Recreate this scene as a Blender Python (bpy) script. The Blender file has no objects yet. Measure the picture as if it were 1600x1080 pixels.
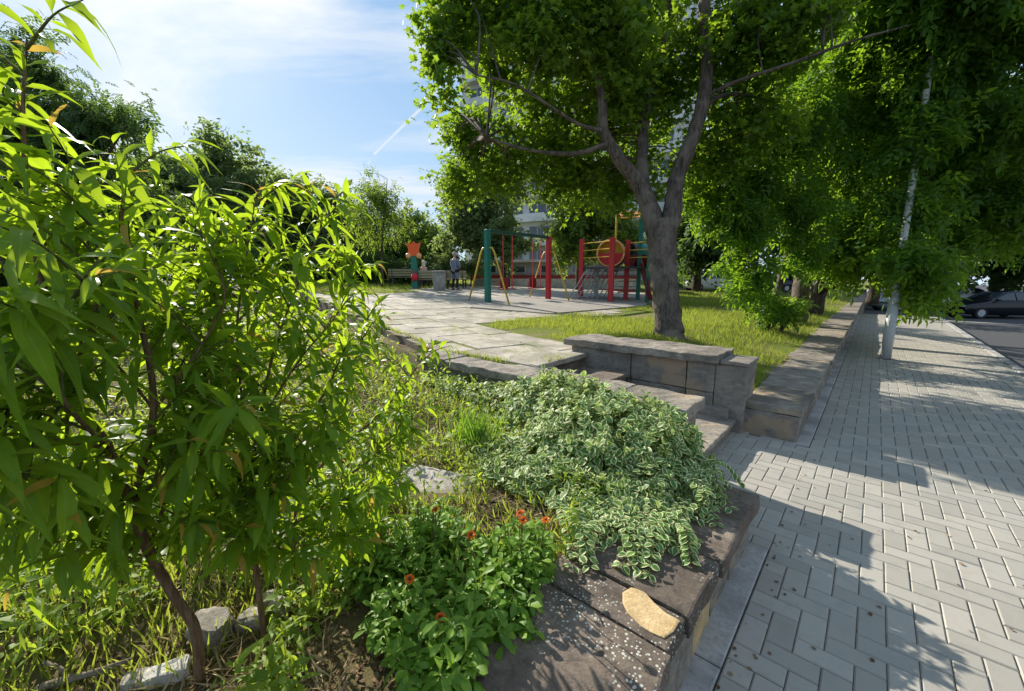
import bpy, bmesh, math, random
import numpy as np
from mathutils import Vector, Matrix
from math import radians, sin, cos, pi, tan, atan

# ------------------------------------------------------------------ camera, sky, sun, exposure
F, CX, CY, YH, XV, EYE = 640., 800., 540., 432., 1370., 1.6
PITCH = atan((CY-YH)/F)
YAW = atan((XV-CX)*cos(PITCH)/F)
sc = bpy.context.scene
C = sc.collection
cam_d = bpy.data.cameras.new('camera'); cam = bpy.data.objects.new('camera', cam_d); C.objects.link(cam)
cam.location = (0, 0, EYE); cam.rotation_euler = (pi/2-PITCH, 0, YAW)
cam_d.sensor_width = 36; cam_d.lens = F/1600*36; cam_d.clip_start = .05; cam_d.clip_end = 2000
sc.camera = cam
sc.view_settings.view_transform = 'Standard'; sc.view_settings.look = 'None'
sc.view_settings.exposure = 0.90; sc.view_settings.gamma = 1
sc.cycles.max_bounces = 6; sc.cycles.diffuse_bounces = 3; sc.cycles.transmission_bounces = 4
sc.cycles.transparent_max_bounces = 4; sc.cycles.glossy_bounces = 2
sc.cycles.caustics_reflective = False; sc.cycles.caustics_refractive = False

SUN_AZ, SUN_EL = radians(79), radians(28.5)       # azimuth measured from +Y towards -X
SD = Vector((-sin(SUN_AZ)*cos(SUN_EL), cos(SUN_AZ)*cos(SUN_EL), sin(SUN_EL)))
sun_d = bpy.data.lights.new('sun', 'SUN'); sun = bpy.data.objects.new('sun', sun_d); C.objects.link(sun)
sun_d.energy = 5.0; sun_d.angle = radians(.5); sun_d.color = (1, .93, .82)
sun.rotation_euler = SD.to_track_quat('Z', 'Y').to_euler(); sun.location = (0, 0, 30)

fw = (-sin(YAW)*cos(PITCH), cos(YAW)*cos(PITCH), -sin(PITCH))
rt = (cos(YAW), sin(YAW), 0)
up = (-sin(YAW)*sin(PITCH), cos(YAW)*sin(PITCH), cos(PITCH))
def ray(x, y):
    a = (x-CX)/F; b = -(y-CY)/F
    return [fw[i]+a*rt[i]+b*up[i] for i in range(3)]
def G(x, y, z=0.):
    r = ray(x, y); t = (z-EYE)/r[2]; return Vector((r[0]*t, r[1]*t, z))
def A(x, y, d):
    r = ray(x, y); return Vector((r[0]*d, r[1]*d, r[2]*d+EYE))

class NT:
    """small node-tree writer"""
    def __init__(s, tree): s.t = tree; s.n = tree.nodes; s.l = tree.links
    def N(s, kind, ins=None, **props):
        n = s.n.new(kind)
        for k, v in props.items(): setattr(n, k, v)
        for k, v in (ins or {}).items():
            if isinstance(v, bpy.types.NodeSocket): s.l.new(v, n.inputs[k])
            else: n.inputs[k].default_value = v
        return n
    def math(s, op, a, b=0., c=0., clamp=False):
        n = s.n.new('ShaderNodeMath'); n.operation = op; n.use_clamp = clamp
        for i, v in enumerate((a, b, c)):
            if isinstance(v, bpy.types.NodeSocket): s.l.new(v, n.inputs[i])
            else: n.inputs[i].default_value = v
        return n.outputs[0]
    def mix(s, f, a, b, mode='MIX'):
        n = s.n.new('ShaderNodeMix'); n.data_type = 'RGBA'; n.blend_type = mode
        for i, v in ((0, f), (6, a), (7, b)):
            if isinstance(v, bpy.types.NodeSocket): s.l.new(v, n.inputs[i])
            else: n.inputs[i].default_value = (v if i == 0 else (*v[:3], 1))
        return n.outputs[2]
    def ramp(s, f, stops):
        n = s.n.new('ShaderNodeValToRGB'); e = n.color_ramp.elements
        while len(e) < len(stops): e.new(.5)
        for i, (p, c) in enumerate(stops): e[i].position = p; e[i].color = (*c, 1) if len(c) == 3 else c
        s.l.new(f, n.inputs[0]); return n.outputs[0]
    def noise(s, vec, scale, detail=4, rough=.55, out=0, dist=0.):
        n = s.n.new('ShaderNodeTexNoise'); n.inputs['Scale'].default_value = scale
        n.inputs['Detail'].default_value = detail; n.inputs['Roughness'].default_value = rough
        n.inputs['Distortion'].default_value = dist
        if vec is not None: s.l.new(vec, n.inputs['Vector'])
        return n.outputs[out]

world = bpy.data.worlds.new('World'); sc.world = world; world.use_nodes = True
W = NT(world.node_tree); W.n.clear()
sky = W.N('ShaderNodeTexSky', sky_type='NISHITA', sun_disc=False, sun_elevation=SUN_EL, sun_rotation=-SUN_AZ, air_density=1.0, dust_density=1.2, ozone_density=1.2)
tc = W.N('ShaderNodeTexCoord')
sep = W.N('ShaderNodeSeparateXYZ', {0: tc.outputs['Generated']})
zz = W.math('MAXIMUM', sep.outputs[2], .02)
inv = W.math('DIVIDE', 1., W.math('ADD', zz, .18))
cx_ = W.math('MULTIPLY', sep.outputs[0], inv); cy_ = W.math('MULTIPLY', sep.outputs[1], inv)
# rotate so that streaks run across the picture's upper left
u_ = W.math('ADD', W.math('MULTIPLY', cx_, .80), W.math('MULTIPLY', cy_, .60))
v_ = W.math('SUBTRACT', W.math('MULTIPLY', cy_, .80), W.math('MULTIPLY', cx_, .60))
vec = W.N('ShaderNodeCombineXYZ', {0: W.math('MULTIPLY', u_, 1.0), 1: W.math('MULTIPLY', v_, 2.3), 2: 0.3}).outputs[0]
n1 = W.noise(vec, 1.15, 8, .6, dist=.5)
n2 = W.noise(vec, .55, 3, .5)
cl = W.math('MULTIPLY_ADD', n1, .75, W.math('MULTIPLY', n2, .45))
mask = W.ramp(cl, [(.53, (0, 0, 0)), (.63, (.36,)*3), (.77, (.9,)*3)])
dot = W.N('ShaderNodeVectorMath', {0: tc.outputs['Generated'], 1: tuple(SD)}, operation='DOT_PRODUCT').outputs['Value']
glow = W.math('POWER', W.math('MAXIMUM', dot, 0.), 14.)
glow2 = W.math('POWER', W.math('MAXIMUM', dot, 0.), 60.)
cb = W.math('MULTIPLY_ADD', glow, 1.0, 5.6)
cloud = W.N('ShaderNodeCombineXYZ', {0: W.math('MULTIPLY', cb, .98), 1: W.math('MULTIPLY', cb, 1.0), 2: W.math('MULTIPLY', cb, 1.02)}).outputs[0]
# one thin contrail: a stretch of a great circle
c1, c2 = Vector(ray(600, 226)).normalized(), Vector(ray(694, 134)).normalized()
cn = c1.cross(c2).normalized(); cm = ((c1+c2)/2).normalized()
dn = W.N('ShaderNodeVectorMath', {0: tc.outputs['Generated'], 1: tuple(cn)}, operation='DOT_PRODUCT').outputs['Value']
dm = W.N('ShaderNodeVectorMath', {0: tc.outputs['Generated'], 1: tuple(cm)}, operation='DOT_PRODUCT').outputs['Value']
trail = W.math('MULTIPLY', W.math('SUBTRACT', 1., W.math('DIVIDE', W.math('ABSOLUTE', dn), .005), clamp=True),
               W.math('GREATER_THAN', dm, c1.dot(cm)-.003))
mask = W.math('MAXIMUM', mask, W.math('MULTIPLY', W.math('POWER', trail, 1.3), .7))
mask = W.math('ADD', mask, W.math('MULTIPLY', glow2, .3), clamp=True)
hor = W.math('POWER', W.math('SUBTRACT', 1., sep.outputs[2], clamp=True), 6.)
mask = W.math('MAXIMUM', mask, W.math('MULTIPLY', hor, .45))
grad = W.mix(W.math('POWER', W.math('SUBTRACT', 1., sep.outputs[2], clamp=True), 3.), (1.5, 2.85, 4.9), (3.4, 5.15, 6.5))
skyc = W.mix(.92, sky.outputs[0], grad)
col = W.mix(mask, skyc, cloud)
bg = W.N('ShaderNodeBackground', {'Color': col, 'Strength': .09})
out = W.N('ShaderNodeOutputWorld', {0: bg.outputs[0]})

# ------------------------------------------------------------------ materials
rng = np.random.default_rng(7)
def mat(name):
    m = bpy.data.materials.new(name); m.use_nodes = True; t = NT(m.node_tree); t.n.clear()
    return m, t
def finish(t, shader, disp=None):
    t.N('ShaderNodeOutputMaterial', {0: shader})
def bump(t, h, strength=.5, dist=.01):
    return t.N('ShaderNodeBump', {'Height': h, 'Strength': strength, 'Distance': dist}).outputs[0]
def princ(t, col, rough=.7, normal=None, spec=.3, metal=0.):
    d = {'Base Color': col if isinstance(col, bpy.types.NodeSocket) else (*col, 1), 'Roughness': rough, 'Specular IOR Level': spec, 'Metallic': metal}
    if normal is not None: d['Normal'] = normal
    return t.N('ShaderNodeBsdfPrincipled', d).outputs[0]
def pos(t): return t.N('ShaderNodeNewGeometry').outputs['Position']
def objc(t): return t.N('ShaderNodeTexCoord').outputs['Object']

def leafmat(name, dark, light, trans, tw=.42, rough=.45, margin=None, young=None, vein=None, spec=.25):
    m, t = mat(name)
    tint = t.N('ShaderNodeAttribute', attribute_name='tint').outputs['Fac']
    base = t.mix(tint, dark, light)
    tr = t.mix(tint, tuple(v*.75 for v in trans), trans)
    if young:
        y = t.math('MULTIPLY_ADD', tint, 8., -7., clamp=True)
        base = t.mix(y, base, young); tr = t.mix(y, tr, tuple(v*1.6 for v in young))
    if margin or vein:
        uv = t.N('ShaderNodeAttribute', attribute_name='luv')
        s = t.N('ShaderNodeSeparateXYZ', {0: uv.outputs['Vector']})
        ay = t.math('ABSOLUTE', s.outputs[1])
        if margin:
            nz = t.noise(t.N('ShaderNodeNewGeometry').outputs['Position'], 28., 2)
            k = t.math('ADD', ay, t.math('MULTIPLY', t.math('SUBTRACT', nz, .5), .55))
            mk = t.ramp(k, [(.64, (0, 0, 0)), (.73, (1, 1, 1))])
            mk = t.math('MULTIPLY', mk, t.math('LESS_THAN', s.outputs[0], 2.))
            base = t.mix(mk, base, margin); tr = t.mix(mk, tr, margin)
        if vein:
            vk = t.ramp(ay, [(.05, (1, 1, 1)), (.12, (0, 0, 0))])
            base = t.mix(t.math('MULTIPLY', vk, .6), base, vein)
    vn = t.noise(t.N('ShaderNodeNewGeometry').outputs['Position'], 55., 3)
    base = t.mix(t.math('MULTIPLY', t.ramp(vn, [(.45, (0,)*3), (.75, (1,)*3)]), .4), base, tuple(v*.55 for v in dark))
    d = princ(t, base, rough, spec=spec)
    tl = t.N('ShaderNodeBsdfTranslucent', {'Color': tr}).outputs[0]
    finish(t, t.N('ShaderNodeMixShader', {0: tw, 1: d, 2: tl}).outputs[0]); return m

def stone(name, c1, c2, scale=6., rough=.85, bs=.6, spots=None, patch=None, dist=.012):
    m, t = mat(name); p = pos(t)
    n = t.noise(p, scale, 8, .65); n2 = t.noise(p, scale*6, 6, .7); n3 = t.noise(p, scale*.35, 3)
    st_ = t.noise(t.N('ShaderNodeMapping', {'Vector': p, 'Scale': (1, 1.6, 3.)}).outputs[0], scale*2.6, 9, .72, dist=.6)
    nn = t.math('MULTIPLY_ADD', n, .5, t.math('MULTIPLY', st_, .5))
    col = t.mix(t.ramp(nn, [(.38, (0,)*3), (.62, (1,)*3)]), c1, c2)
    col = t.mix(t.math('MULTIPLY', t.ramp(n2, [(.30, (1,)*3), (.46, (0,)*3)]), .55), col, tuple(v*.35 for v in c1))
    col = t.mix(t.math('MULTIPLY', t.ramp(n2, [(.58, (0,)*3), (.72, (1,)*3)]), .45), col, tuple(min(.8, v*1.5) for v in c2))
    col = t.mix(t.math('MULTIPLY', t.ramp(n3, [(.45, (0,)*3), (.62, (1,)*3)]), .55), col, tuple(v*.5 for v in c1))
    if patch is not None:
        col = t.mix(t.math('MULTIPLY', t.ramp(t.noise(p, scale*.8, 4), [(.58, (0,)*3), (.63, (1,)*3)]), .8), col, patch)
    if spots:
        v = t.N('ShaderNodeTexVoronoi', {'Vector': p, 'Scale': spots}); v2 = t.noise(p, 2.2, 2)
        wn = t.N('ShaderNodeSeparateColor', {0: v.outputs['Color']}).outputs[0]
        dd = t.math('ADD', v.outputs['Distance'], t.math('MULTIPLY', t.math('SUBTRACT', n2, .5), .35))
        rr = t.math('MULTIPLY', wn, .42)
        k = t.math('MULTIPLY', t.math('LESS_THAN', dd, rr), t.ramp(v2, [(.50, (0,)*3), (.58, (1,)*3)]))
        col = t.mix(t.math('MULTIPLY', k, .8), col, (.55, .55, .48))
    h = t.math('ADD', t.math('MULTIPLY', st_, .7), t.math('MULTIPLY', n2, .5))
    finish(t, princ(t, col, rough, bump(t, h, bs, dist))); return m

def paint(name, c, rough=.45, wear=.15):
    m, t = mat(name); p = pos(t)
    n = t.noise(p, 9., 6, .7)
    col = t.mix(t.math('MULTIPLY', t.ramp(n, [(.5, (0,)*3), (.75, (1,)*3)]), wear*2), c, tuple(v*.45+.04 for v in c))
    finish(t, princ(t, col, rough, bump(t, n, .15, .003), spec=.4)); return m

def bark(name, c1, c2, vs=1., patch=None):
    m, t = mat(name); o = objc(t)
    mp = t.N('ShaderNodeMapping', {'Vector': o, 'Scale': (1, 1, .16)}).outputs[0]
    n = t.noise(mp, 22*vs, 8, .7, dist=.8); n2 = t.noise(o, 3., 3)
    col = t.mix(t.ramp(n, [(.35, (0,)*3), (.65, (1,)*3)]), c1, c2)
    if patch: col = t.mix(t.math('MULTIPLY', t.ramp(n2, [(.48, (0,)*3), (.6, (1,)*3)]), .6), col, patch)
    finish(t, princ(t, col, .9, bump(t, n, 1., .03), spec=.1)); return m

M = {}
M['maple'] = leafmat('maple_leaf', (.045, .105, .018), (.105, .195, .024), (.38, .58, .03), .47, .5, young=(.20, .24, .03))
M['ash'] = leafmat('ash_leaf', (.038, .10, .018), (.095, .20, .025), (.36, .60, .03), .48, .5)
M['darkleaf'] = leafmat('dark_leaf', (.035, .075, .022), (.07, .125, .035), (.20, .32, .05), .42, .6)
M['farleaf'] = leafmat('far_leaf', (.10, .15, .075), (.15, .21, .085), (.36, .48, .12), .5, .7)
M['paleleaf'] = leafmat('pale_leaf', (.085, .145, .035), (.16, .24, .04), (.34, .48, .05), .45, .6)
M['peach'] = leafmat('peach_leaf', (.065, .150, .014), (.16, .28, .022), (.54, .74, .03), .48, .46, young=(.36, .24, .04), vein=(.20, .30, .07), spec=.16)
M['vinca'] = leafmat('vinca_leaf', (.06, .15, .045), (.13, .26, .06), (.36, .56, .08), .38, .5, margin=(.80, .80, .42))
M['calend'] = leafmat('calendula_leaf', (.10, .21, .025), (.23, .37, .04), (.36, .60, .04), .40, .5, vein=(.16, .28, .08))
M['weed'] = leafmat('weed_leaf', (.11, .20, .03), (.27, .36, .05), (.52, .66, .05), .44, .6)
M['grass'] = leafmat('grass_blade', (.13, .21, .025), (.34, .38, .06), (.50, .58, .06), .42, .6)
M['straw'] = leafmat('dry_straw', (.24, .18, .09), (.46, .38, .22), (.4, .32, .15), .25, .7)
M['litter'] = leafmat('leaf_litter', (.09, .05, .025), (.28, .19, .10), (.2, .12, .05), .12, .8)
M['petal'] = leafmat('orange_petal', (.75, .13, .01), (.9, .24, .015), (.9, .25, .02), .3, .5)
M['bark'] = bark('grey_bark', (.042, .033, .027), (.18, .148, .12), 1., (.22, .185, .15))
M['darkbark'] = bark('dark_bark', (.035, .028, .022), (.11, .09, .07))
M['twig'] = bark('brown_twig', (.16, .09, .05), (.34, .22, .13), 3.)
M['deadwood'] = bark('dead_wood', (.20, .16, .12), (.36, .30, .23), 2.)
M['greentwig'] = bark('green_shoot', (.14, .16, .05), (.26, .26, .08), 3.)
M['cap'] = stone('weathered_sandstone_cap', (.095, .072, .055), (.27, .215, .165), 5., spots=75., bs=1.)
M['plaincap'] = stone('weathered_stone_cap', (.13, .11, .09), (.38, .335, .275), 4., patch=(.22, .20, .17), bs=1., dist=.016)
M['walls'] = stone('dressed_stone', (.16, .14, .115), (.38, .33, .26), 3.5, patch=(.38, .29, .18), bs=.9, dist=.02)
M['stairwall'] = stone('grey_rendered_stone', (.15, .13, .11), (.31, .275, .23), 2.6, patch=(.34, .25, .16), bs=.5)
M['yellowstone'] = stone('bare_yellow_sandstone', (.46, .31, .14), (.66, .49, .26), 14., bs=.7)
M['slab'] = stone('patio_stone', (.27, .24, .195), (.50, .45, .37), 3.2, patch=(.20, .20, .11), bs=.5)
M['kerb'] = stone('concrete_kerb', (.30, .29, .27), (.44, .43, .40), 7., bs=.35)
M['rock'] = stone('pale_rock', (.22, .19, .16), (.55, .50, .43), 16., bs=.9)
M['concrete'] = stone('pale_concrete', (.42, .40, .36), (.62, .60, .55), 20., bs=.5)
M['whitewall'] = stone('white_render', (.58, .58, .57), (.68, .68, .67), .5, bs=.1)
M['greywall'] = stone('grey_render', (.26, .27, .28), (.36, .37, .37), .8, bs=.1)
M['roofing'] = stone('pale_roofing', (.42, .38, .36), (.52, .48, .45), .8, bs=.1)
M['green'] = paint('teal_paint', (.012, .16, .12)); M['dgreen'] = paint('dark_green_paint', (.01, .07, .035))
M['red'] = paint('red_paint', (.50, .025, .03)); M['yellow'] = paint('yellow_paint', (.62, .40, .04))
M['dred'] = paint('dark_red_seat', (.22, .012, .014)); M['orange'] = paint('orange_board', (.85, .12, .015))
M['peachp'] = paint('pale_orange_plastic', (.80, .38, .15)); M['steel'] = paint('grey_steel', (.42, .43, .44), .4)
M['polemetal'] = paint('galvanised_pole', (.50, .50, .48), .45, .3)
M['darkm'] = paint('dark_metal', (.05, .05, .055)); M['wood'] = paint('bench_wood', (.30, .27, .17), .7, .3)
M['skin'] = paint('skin', (.50, .30, .21), .5, 0); M['bluegrey'] = paint('blue_grey_cloth', (.16, .19, .25), .9, .1)
M['navy'] = paint('dark_cloth', (.02, .022, .03), .9, .1); M['hairgrey'] = paint('grey_hair', (.32, .30, .28), .7, .1)
M['hairblond'] = paint('pale_hair', (.62, .55, .42), .7, .1); M['redcloth'] = paint('red_cloth', (.55, .03, .04), .8, .1)
M['shoe'] = paint('dark_shoe', (.02, .02, .02), .6, .1)
M['blackcar'] = paint('black_car_paint', (.008, .009, .014), .16, 0); M['silvercar'] = paint('silver_car_paint', (.45, .47, .48), .25, 0)
M['whitecar'] = paint('white_car_paint', (.62, .64, .64), .3, 0); M['tyre'] = paint('tyre_rubber', (.02, .02, .02), .8, 0)
M['lamp'] = paint('lamp_lens', (.7, .7, .68), .2, 0); M['redlamp'] = paint('rear_lamp', (.4, .02, .02), .3, 0)
m, t = mat('window_glass'); finish(t, princ(t, (.03, .04, .05), .08, spec=.8)); M['glass'] = m

# pavers
m, t = mat('concrete_paver'); p = pos(t)
ti = t.N('ShaderNodeAttribute', attribute_name='tint').outputs['Fac']
n = t.noise(p, 90., 6, .7); nb = t.noise(p, 1.3, 4)
col = t.mix(ti, (.29, .273, .232), (.37, .347, .295))
st2 = t.noise(p, 9., 7, .7)
col = t.mix(t.math('MULTIPLY', t.ramp(st2, [(.5, (0,)*3), (.7, (1,)*3)]), .35), col, (.19, .185, .16))
col = t.mix(t.math('MULTIPLY', t.ramp(nb, [(.45, (0,)*3), (.65, (1,)*3)]), .35), col, (.30, .30, .275))
col = t.mix(t.math('MULTIPLY', t.ramp(n, [(.55, (0,)*3), (.75, (1,)*3)]), .3), col, (.22, .21, .19))
finish(t, princ(t, col, .82, bump(t, n, .35, .002), spec=.25)); M['paver'] = m
m, t = mat('joint_sand'); p = pos(t)
finish(t, princ(t, t.mix(t.noise(p, 60., 4), (.10, .09, .07), (.22, .20, .155)), .95)); M['sand'] = m
m, t = mat('asphalt'); p = pos(t); n = t.noise(p, 130., 4)
finish(t, princ(t, t.mix(n, (.035, .036, .04), (.095, .095, .095)), .85, bump(t, n, .4, .004))); M['asphalt'] = m
m, t = mat('bed_soil'); p = pos(t); n = t.noise(p, 16., 8, .7); n2 = t.noise(p, 1.3, 4)
col = t.mix(n, (.030, .021, .014), (.12, .085, .055))
col = t.mix(t.math('MULTIPLY', t.ramp(n2, [(.46, (0,)*3), (.6, (1,)*3)]), .6), col, (.17, .15, .06))
finish(t, princ(t, col, .95, bump(t, n, 1., .03), spec=.1)); M['soil'] = m
m, t = mat('lawn_turf'); p = pos(t); n = t.noise(p, 22., 8, .75); n2 = t.noise(p, .9, 5, .6)
col = t.mix(n, (.07, .11, .02), (.24, .27, .05))
col = t.mix(t.math('MULTIPLY', t.ramp(n2, [(.50, (0,)*3), (.62, (1,)*3)]), .7), col, (.26, .20, .12))
finish(t, princ(t, col, .95, bump(t, n, 1., .04), spec=.1)); M['turf'] = m
m, t = mat('playground_sand'); p = pos(t); n = t.noise(p, 5., 8, .7)
finish(t, princ(t, t.mix(n, (.20, .175, .15), (.36, .33, .285)), .95, bump(t, n, .6, .02))); M['sandg'] = m

# ------------------------------------------------------------------ mesh helpers
class MB:
    def __init__(s): s.V = []; s.F = []; s.T = []; s.U = []; s.n = 0
    def add(s, V, F, tint=0., U=None):
        V = np.asarray(V, float).reshape(-1, 3)
        s.V.append(V)
        by = {}
        for f in F: by.setdefault(len(f), []).append(f)
        for fs in by.values(): s.F.append(np.array(fs, int)+s.n)
        s.T.append(np.full(len(V), tint) if np.isscalar(tint) else np.asarray(tint, float))
        s.U.append(np.zeros((len(V), 3)) if U is None else U); s.n += len(V)
    def build(s, name, mt, parent=None, smooth=False, fast=None):
        me = bpy.data.meshes.new(name)
        V = np.concatenate(s.V); nf = sum(len(f) for f in s.F)
        loops = np.concatenate([f.ravel() for f in s.F]); tot = np.concatenate([np.full(len(f), f.shape[1]) for f in s.F])
        me.vertices.add(len(V)); me.vertices.foreach_set('co', V.ravel())
        me.loops.add(len(loops)); me.loops.foreach_set('vertex_index', loops.astype(np.int32))
        me.polygons.add(nf); me.polygons.foreach_set('loop_start', np.concatenate([[0], np.cumsum(tot)[:-1]]).astype(np.int32))
        me.update(calc_edges=True)
        a = me.attributes.new('tint', 'FLOAT', 'POINT'); a.data.foreach_set('value', np.concatenate(s.T))
        a = me.attributes.new('luv', 'FLOAT_VECTOR', 'POINT'); a.data.foreach_set('vector', np.concatenate(s.U).ravel())
        for m_ in (mt if isinstance(mt, (list, tuple)) else [mt]): me.materials.append(m_)
        me.polygons.foreach_set('use_smooth', [bool(smooth)]*nf)
        return link(name, me, parent)
    # primitives ------------------------------------------------
    def box(s, lo, hi, R=None, o=(0, 0, 0), tint=0., bev=0.):
        x0, y0, z0 = lo; x1, y1, z1 = hi
        if bev:
            b = bev
            V = []
            for z, k in ((z0, 0), (z1-b, 0), (z1, b)):
                V += [(x0+k, y0+k, z), (x1-k, y0+k, z), (x1-k, y1-k, z), (x0+k, y1-k, z)]
            Fc = [(3, 2, 1, 0), (8, 9, 10, 11)]
            for L in (0, 4):
                for i in range(4): Fc.append((L+i, L+(i+1) % 4, L+4+(i+1) % 4, L+4+i))
        else:
            V = [(x0, y0, z0), (x1, y0, z0), (x1, y1, z0), (x0, y1, z0), (x0, y0, z1), (x1, y0, z1), (x1, y1, z1), (x0, y1, z1)]
            Fc = [(3, 2, 1, 0), (4, 5, 6, 7), (0, 1, 5, 4), (1, 2, 6, 5), (2, 3, 7, 6), (3, 0, 4, 7)]
        V = np.array(V, float)
        if R is not None: V = V @ np.array(R.to_3x3()).T
        s.add(V+np.array(o), Fc, tint); return s
    def tube(s, pts, rad, seg=8, tint=0., wob=0., seed=0, cap=True):
        pts = [Vector(p) for p in pts]; n = len(pts)
        if not hasattr(rad, '__len__'): rad = [rad]*n
        r_ = np.random.default_rng(seed); V = []; prev = None
        for i, p in enumerate(pts):
            d = (pts[min(i+1, n-1)]-pts[max(i-1, 0)])
            d = d.normalized() if d.length > 1e-9 else Vector((0, 0, 1))
            if prev is None:
                a = Vector((1, 0, 0)) if abs(d.x) < .8 else Vector((0, 1, 0)); u = d.cross(a).normalized()
            else:
                u = (prev-d*prev.dot(d)).normalized()
            prev = u; w = d.cross(u)
            for k in range(seg):
                an = 2*pi*k/seg; rr = rad[i]*(1+wob*(r_.random()-.5))
                V.append(p+u*cos(an)*rr+w*sin(an)*rr)
        Fc = [(i*seg+k, i*seg+(k+1) % seg, (i+1)*seg+(k+1) % seg, (i+1)*seg+k) for i in range(n-1) for k in range(seg)]
        if cap: Fc += [tuple(range(seg))[::-1], tuple((n-1)*seg+k for k in range(seg))]
        s.add([tuple(v) for v in V], Fc, tint); return s
    def lathe(s, prof, o=(0, 0, 0), seg=20, tint=0.):
        V = [(r*cos(2*pi*k/seg)+o[0], r*sin(2*pi*k/seg)+o[1], z+o[2]) for r, z in prof for k in range(seg)]
        n = len(prof)
        Fc = [(i*seg+k, i*seg+(k+1) % seg, (i+1)*seg+(k+1) % seg, (i+1)*seg+k) for i in range(n-1) for k in range(seg)]
        Fc += [tuple(range(seg))[::-1], tuple((n-1)*seg+k for k in range(seg))]
        s.add(V, Fc, tint); return s
    def leaves(s, tmpl, P, D, Nn, S, T):
        """many copies of a leaf template: P base, D direction, Nn rough normal, S size, T tint"""
        tv, tf, tu = tmpl; P = np.asarray(P, float); n = len(P)
        if n == 0: return s
        D = D/np.linalg.norm(D, axis=1, keepdims=True)
        B = np.cross(Nn, D); B /= (np.linalg.norm(B, axis=1, keepdims=True)+1e-9); Z = np.cross(D, B)
        S = np.broadcast_to(np.asarray(S, float), (n,))[:, None, None]
        V = P[:, None, :]+S*(tv[None, :, 0:1]*D[:, None, :]+tv[None, :, 1:2]*B[:, None, :]+tv[None, :, 2:3]*Z[:, None, :])
        k = len(tv)
        fa = {}
        for f in tf: fa.setdefault(len(f), []).append(f)
        for ln, fs in fa.items():
            arr = (np.array(fs)[None]+(np.arange(n)*k)[:, None, None]+s.n).reshape(-1, ln)
            s.F.append(arr)
        s.V.append(V.reshape(-1, 3)); s.T.append(np.repeat(np.broadcast_to(T, (n,)), k)); s.U.append(np.tile(tu, (n, 1)))
        s.n += n*k; return s

def link(name, me, parent=None):
    o = bpy.data.objects.new(name, me); C.objects.link(o)
    if parent is not None: o.parent = parent
    return o
def tag(o, label=None, cat=None, group=None, kind=None):
    if label: o['label'] = label
    if cat: o['category'] = cat
    if group: o['group'] = group
    if kind: o['kind'] = kind
    return o
def thing(name, label, cat, loc=(0, 0, 0), rz=0., group=None):
    o = bpy.data.objects.new(name, None); C.objects.link(o); o.location = loc; o.rotation_euler = (0, 0, rz)
    o.empty_display_size = .1
    return tag(o, label, cat, group)
def struct(o): o['kind'] = 'structure'; return o
def copy_tree(o, loc=None, rz=None, label=None, parent=None):
    c = o.copy(); C.objects.link(c); c.parent = parent
    for ch in list(o.children): copy_tree(ch, parent=c)
    if loc is not None: c.location = loc
    if rz is not None: c.rotation_euler = (0, 0, rz)
    if label: c['label'] = label
    return c
def smooth_path(pts, n=6):
    P = [Vector(p) for p in pts]; P = [P[0]*2-P[1]]+P+[P[-1]*2-P[-2]]; o = []
    for i in range(1, len(P)-2):
        for k in range(n):
            t = k/n
            o.append(.5*((2*P[i])+(P[i+1]-P[i-1])*t+(2*P[i-1]-5*P[i]+4*P[i+1]-P[i+2])*t*t+(3*P[i]-P[i-1]-3*P[i+1]+P[i+2])*t**3))
    o.append(P[-2]); return o
def lerp_list(v, n): return list(np.interp(np.linspace(0, 1, n), np.linspace(0, 1, len(v)), v))
def rough_block(name, lo, hi, mt, parent=None, amp=.01, cut=.12, seed=0, bevel=.012, R=None, o=(0, 0, 0)):
    """a stone block: subdivided box, bevelled, its faces pushed in and out"""
    bm = bmesh.new(); bmesh.ops.create_cube(bm, size=1)
    sz = [hi[i]-lo[i] for i in range(3)]; ce = [(hi[i]+lo[i])/2 for i in range(3)]
    for v in bm.verts: v.co = Vector([v.co[i]*sz[i]+ce[i] for i in range(3)])
    bmesh.ops.bevel(bm, geom=list(bm.edges), offset=bevel, segments=2, affect='EDGES', profile=.6)
    for ax in range(3):
        nn = max(1, min(24, int(sz[ax]/cut)))
        for k in range(1, nn):
            co = [ce[0], ce[1], ce[2]]; co[ax] = lo[ax]+sz[ax]*k/nn; no = [0, 0, 0]; no[ax] = 1
            bmesh.ops.bisect_plane(bm, geom=list(bm.verts)+list(bm.edges)+list(bm.faces), plane_co=co, plane_no=no, dist=1e-5)
    from mathutils import noise as mn
    for v in bm.verts:
        q = v.co*7+Vector((seed*3.1, seed, 0)); v.co += mn.noise_vector(q)*amp + mn.noise_vector(q*3)*amp*.4
        if R is not None: v.co = R @ v.co
        v.co += Vector(o)
    me = bpy.data.meshes.new(name); bm.to_mesh(me); bm.free(); me.materials.append(mt)
    return link(name, me, parent)

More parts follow.
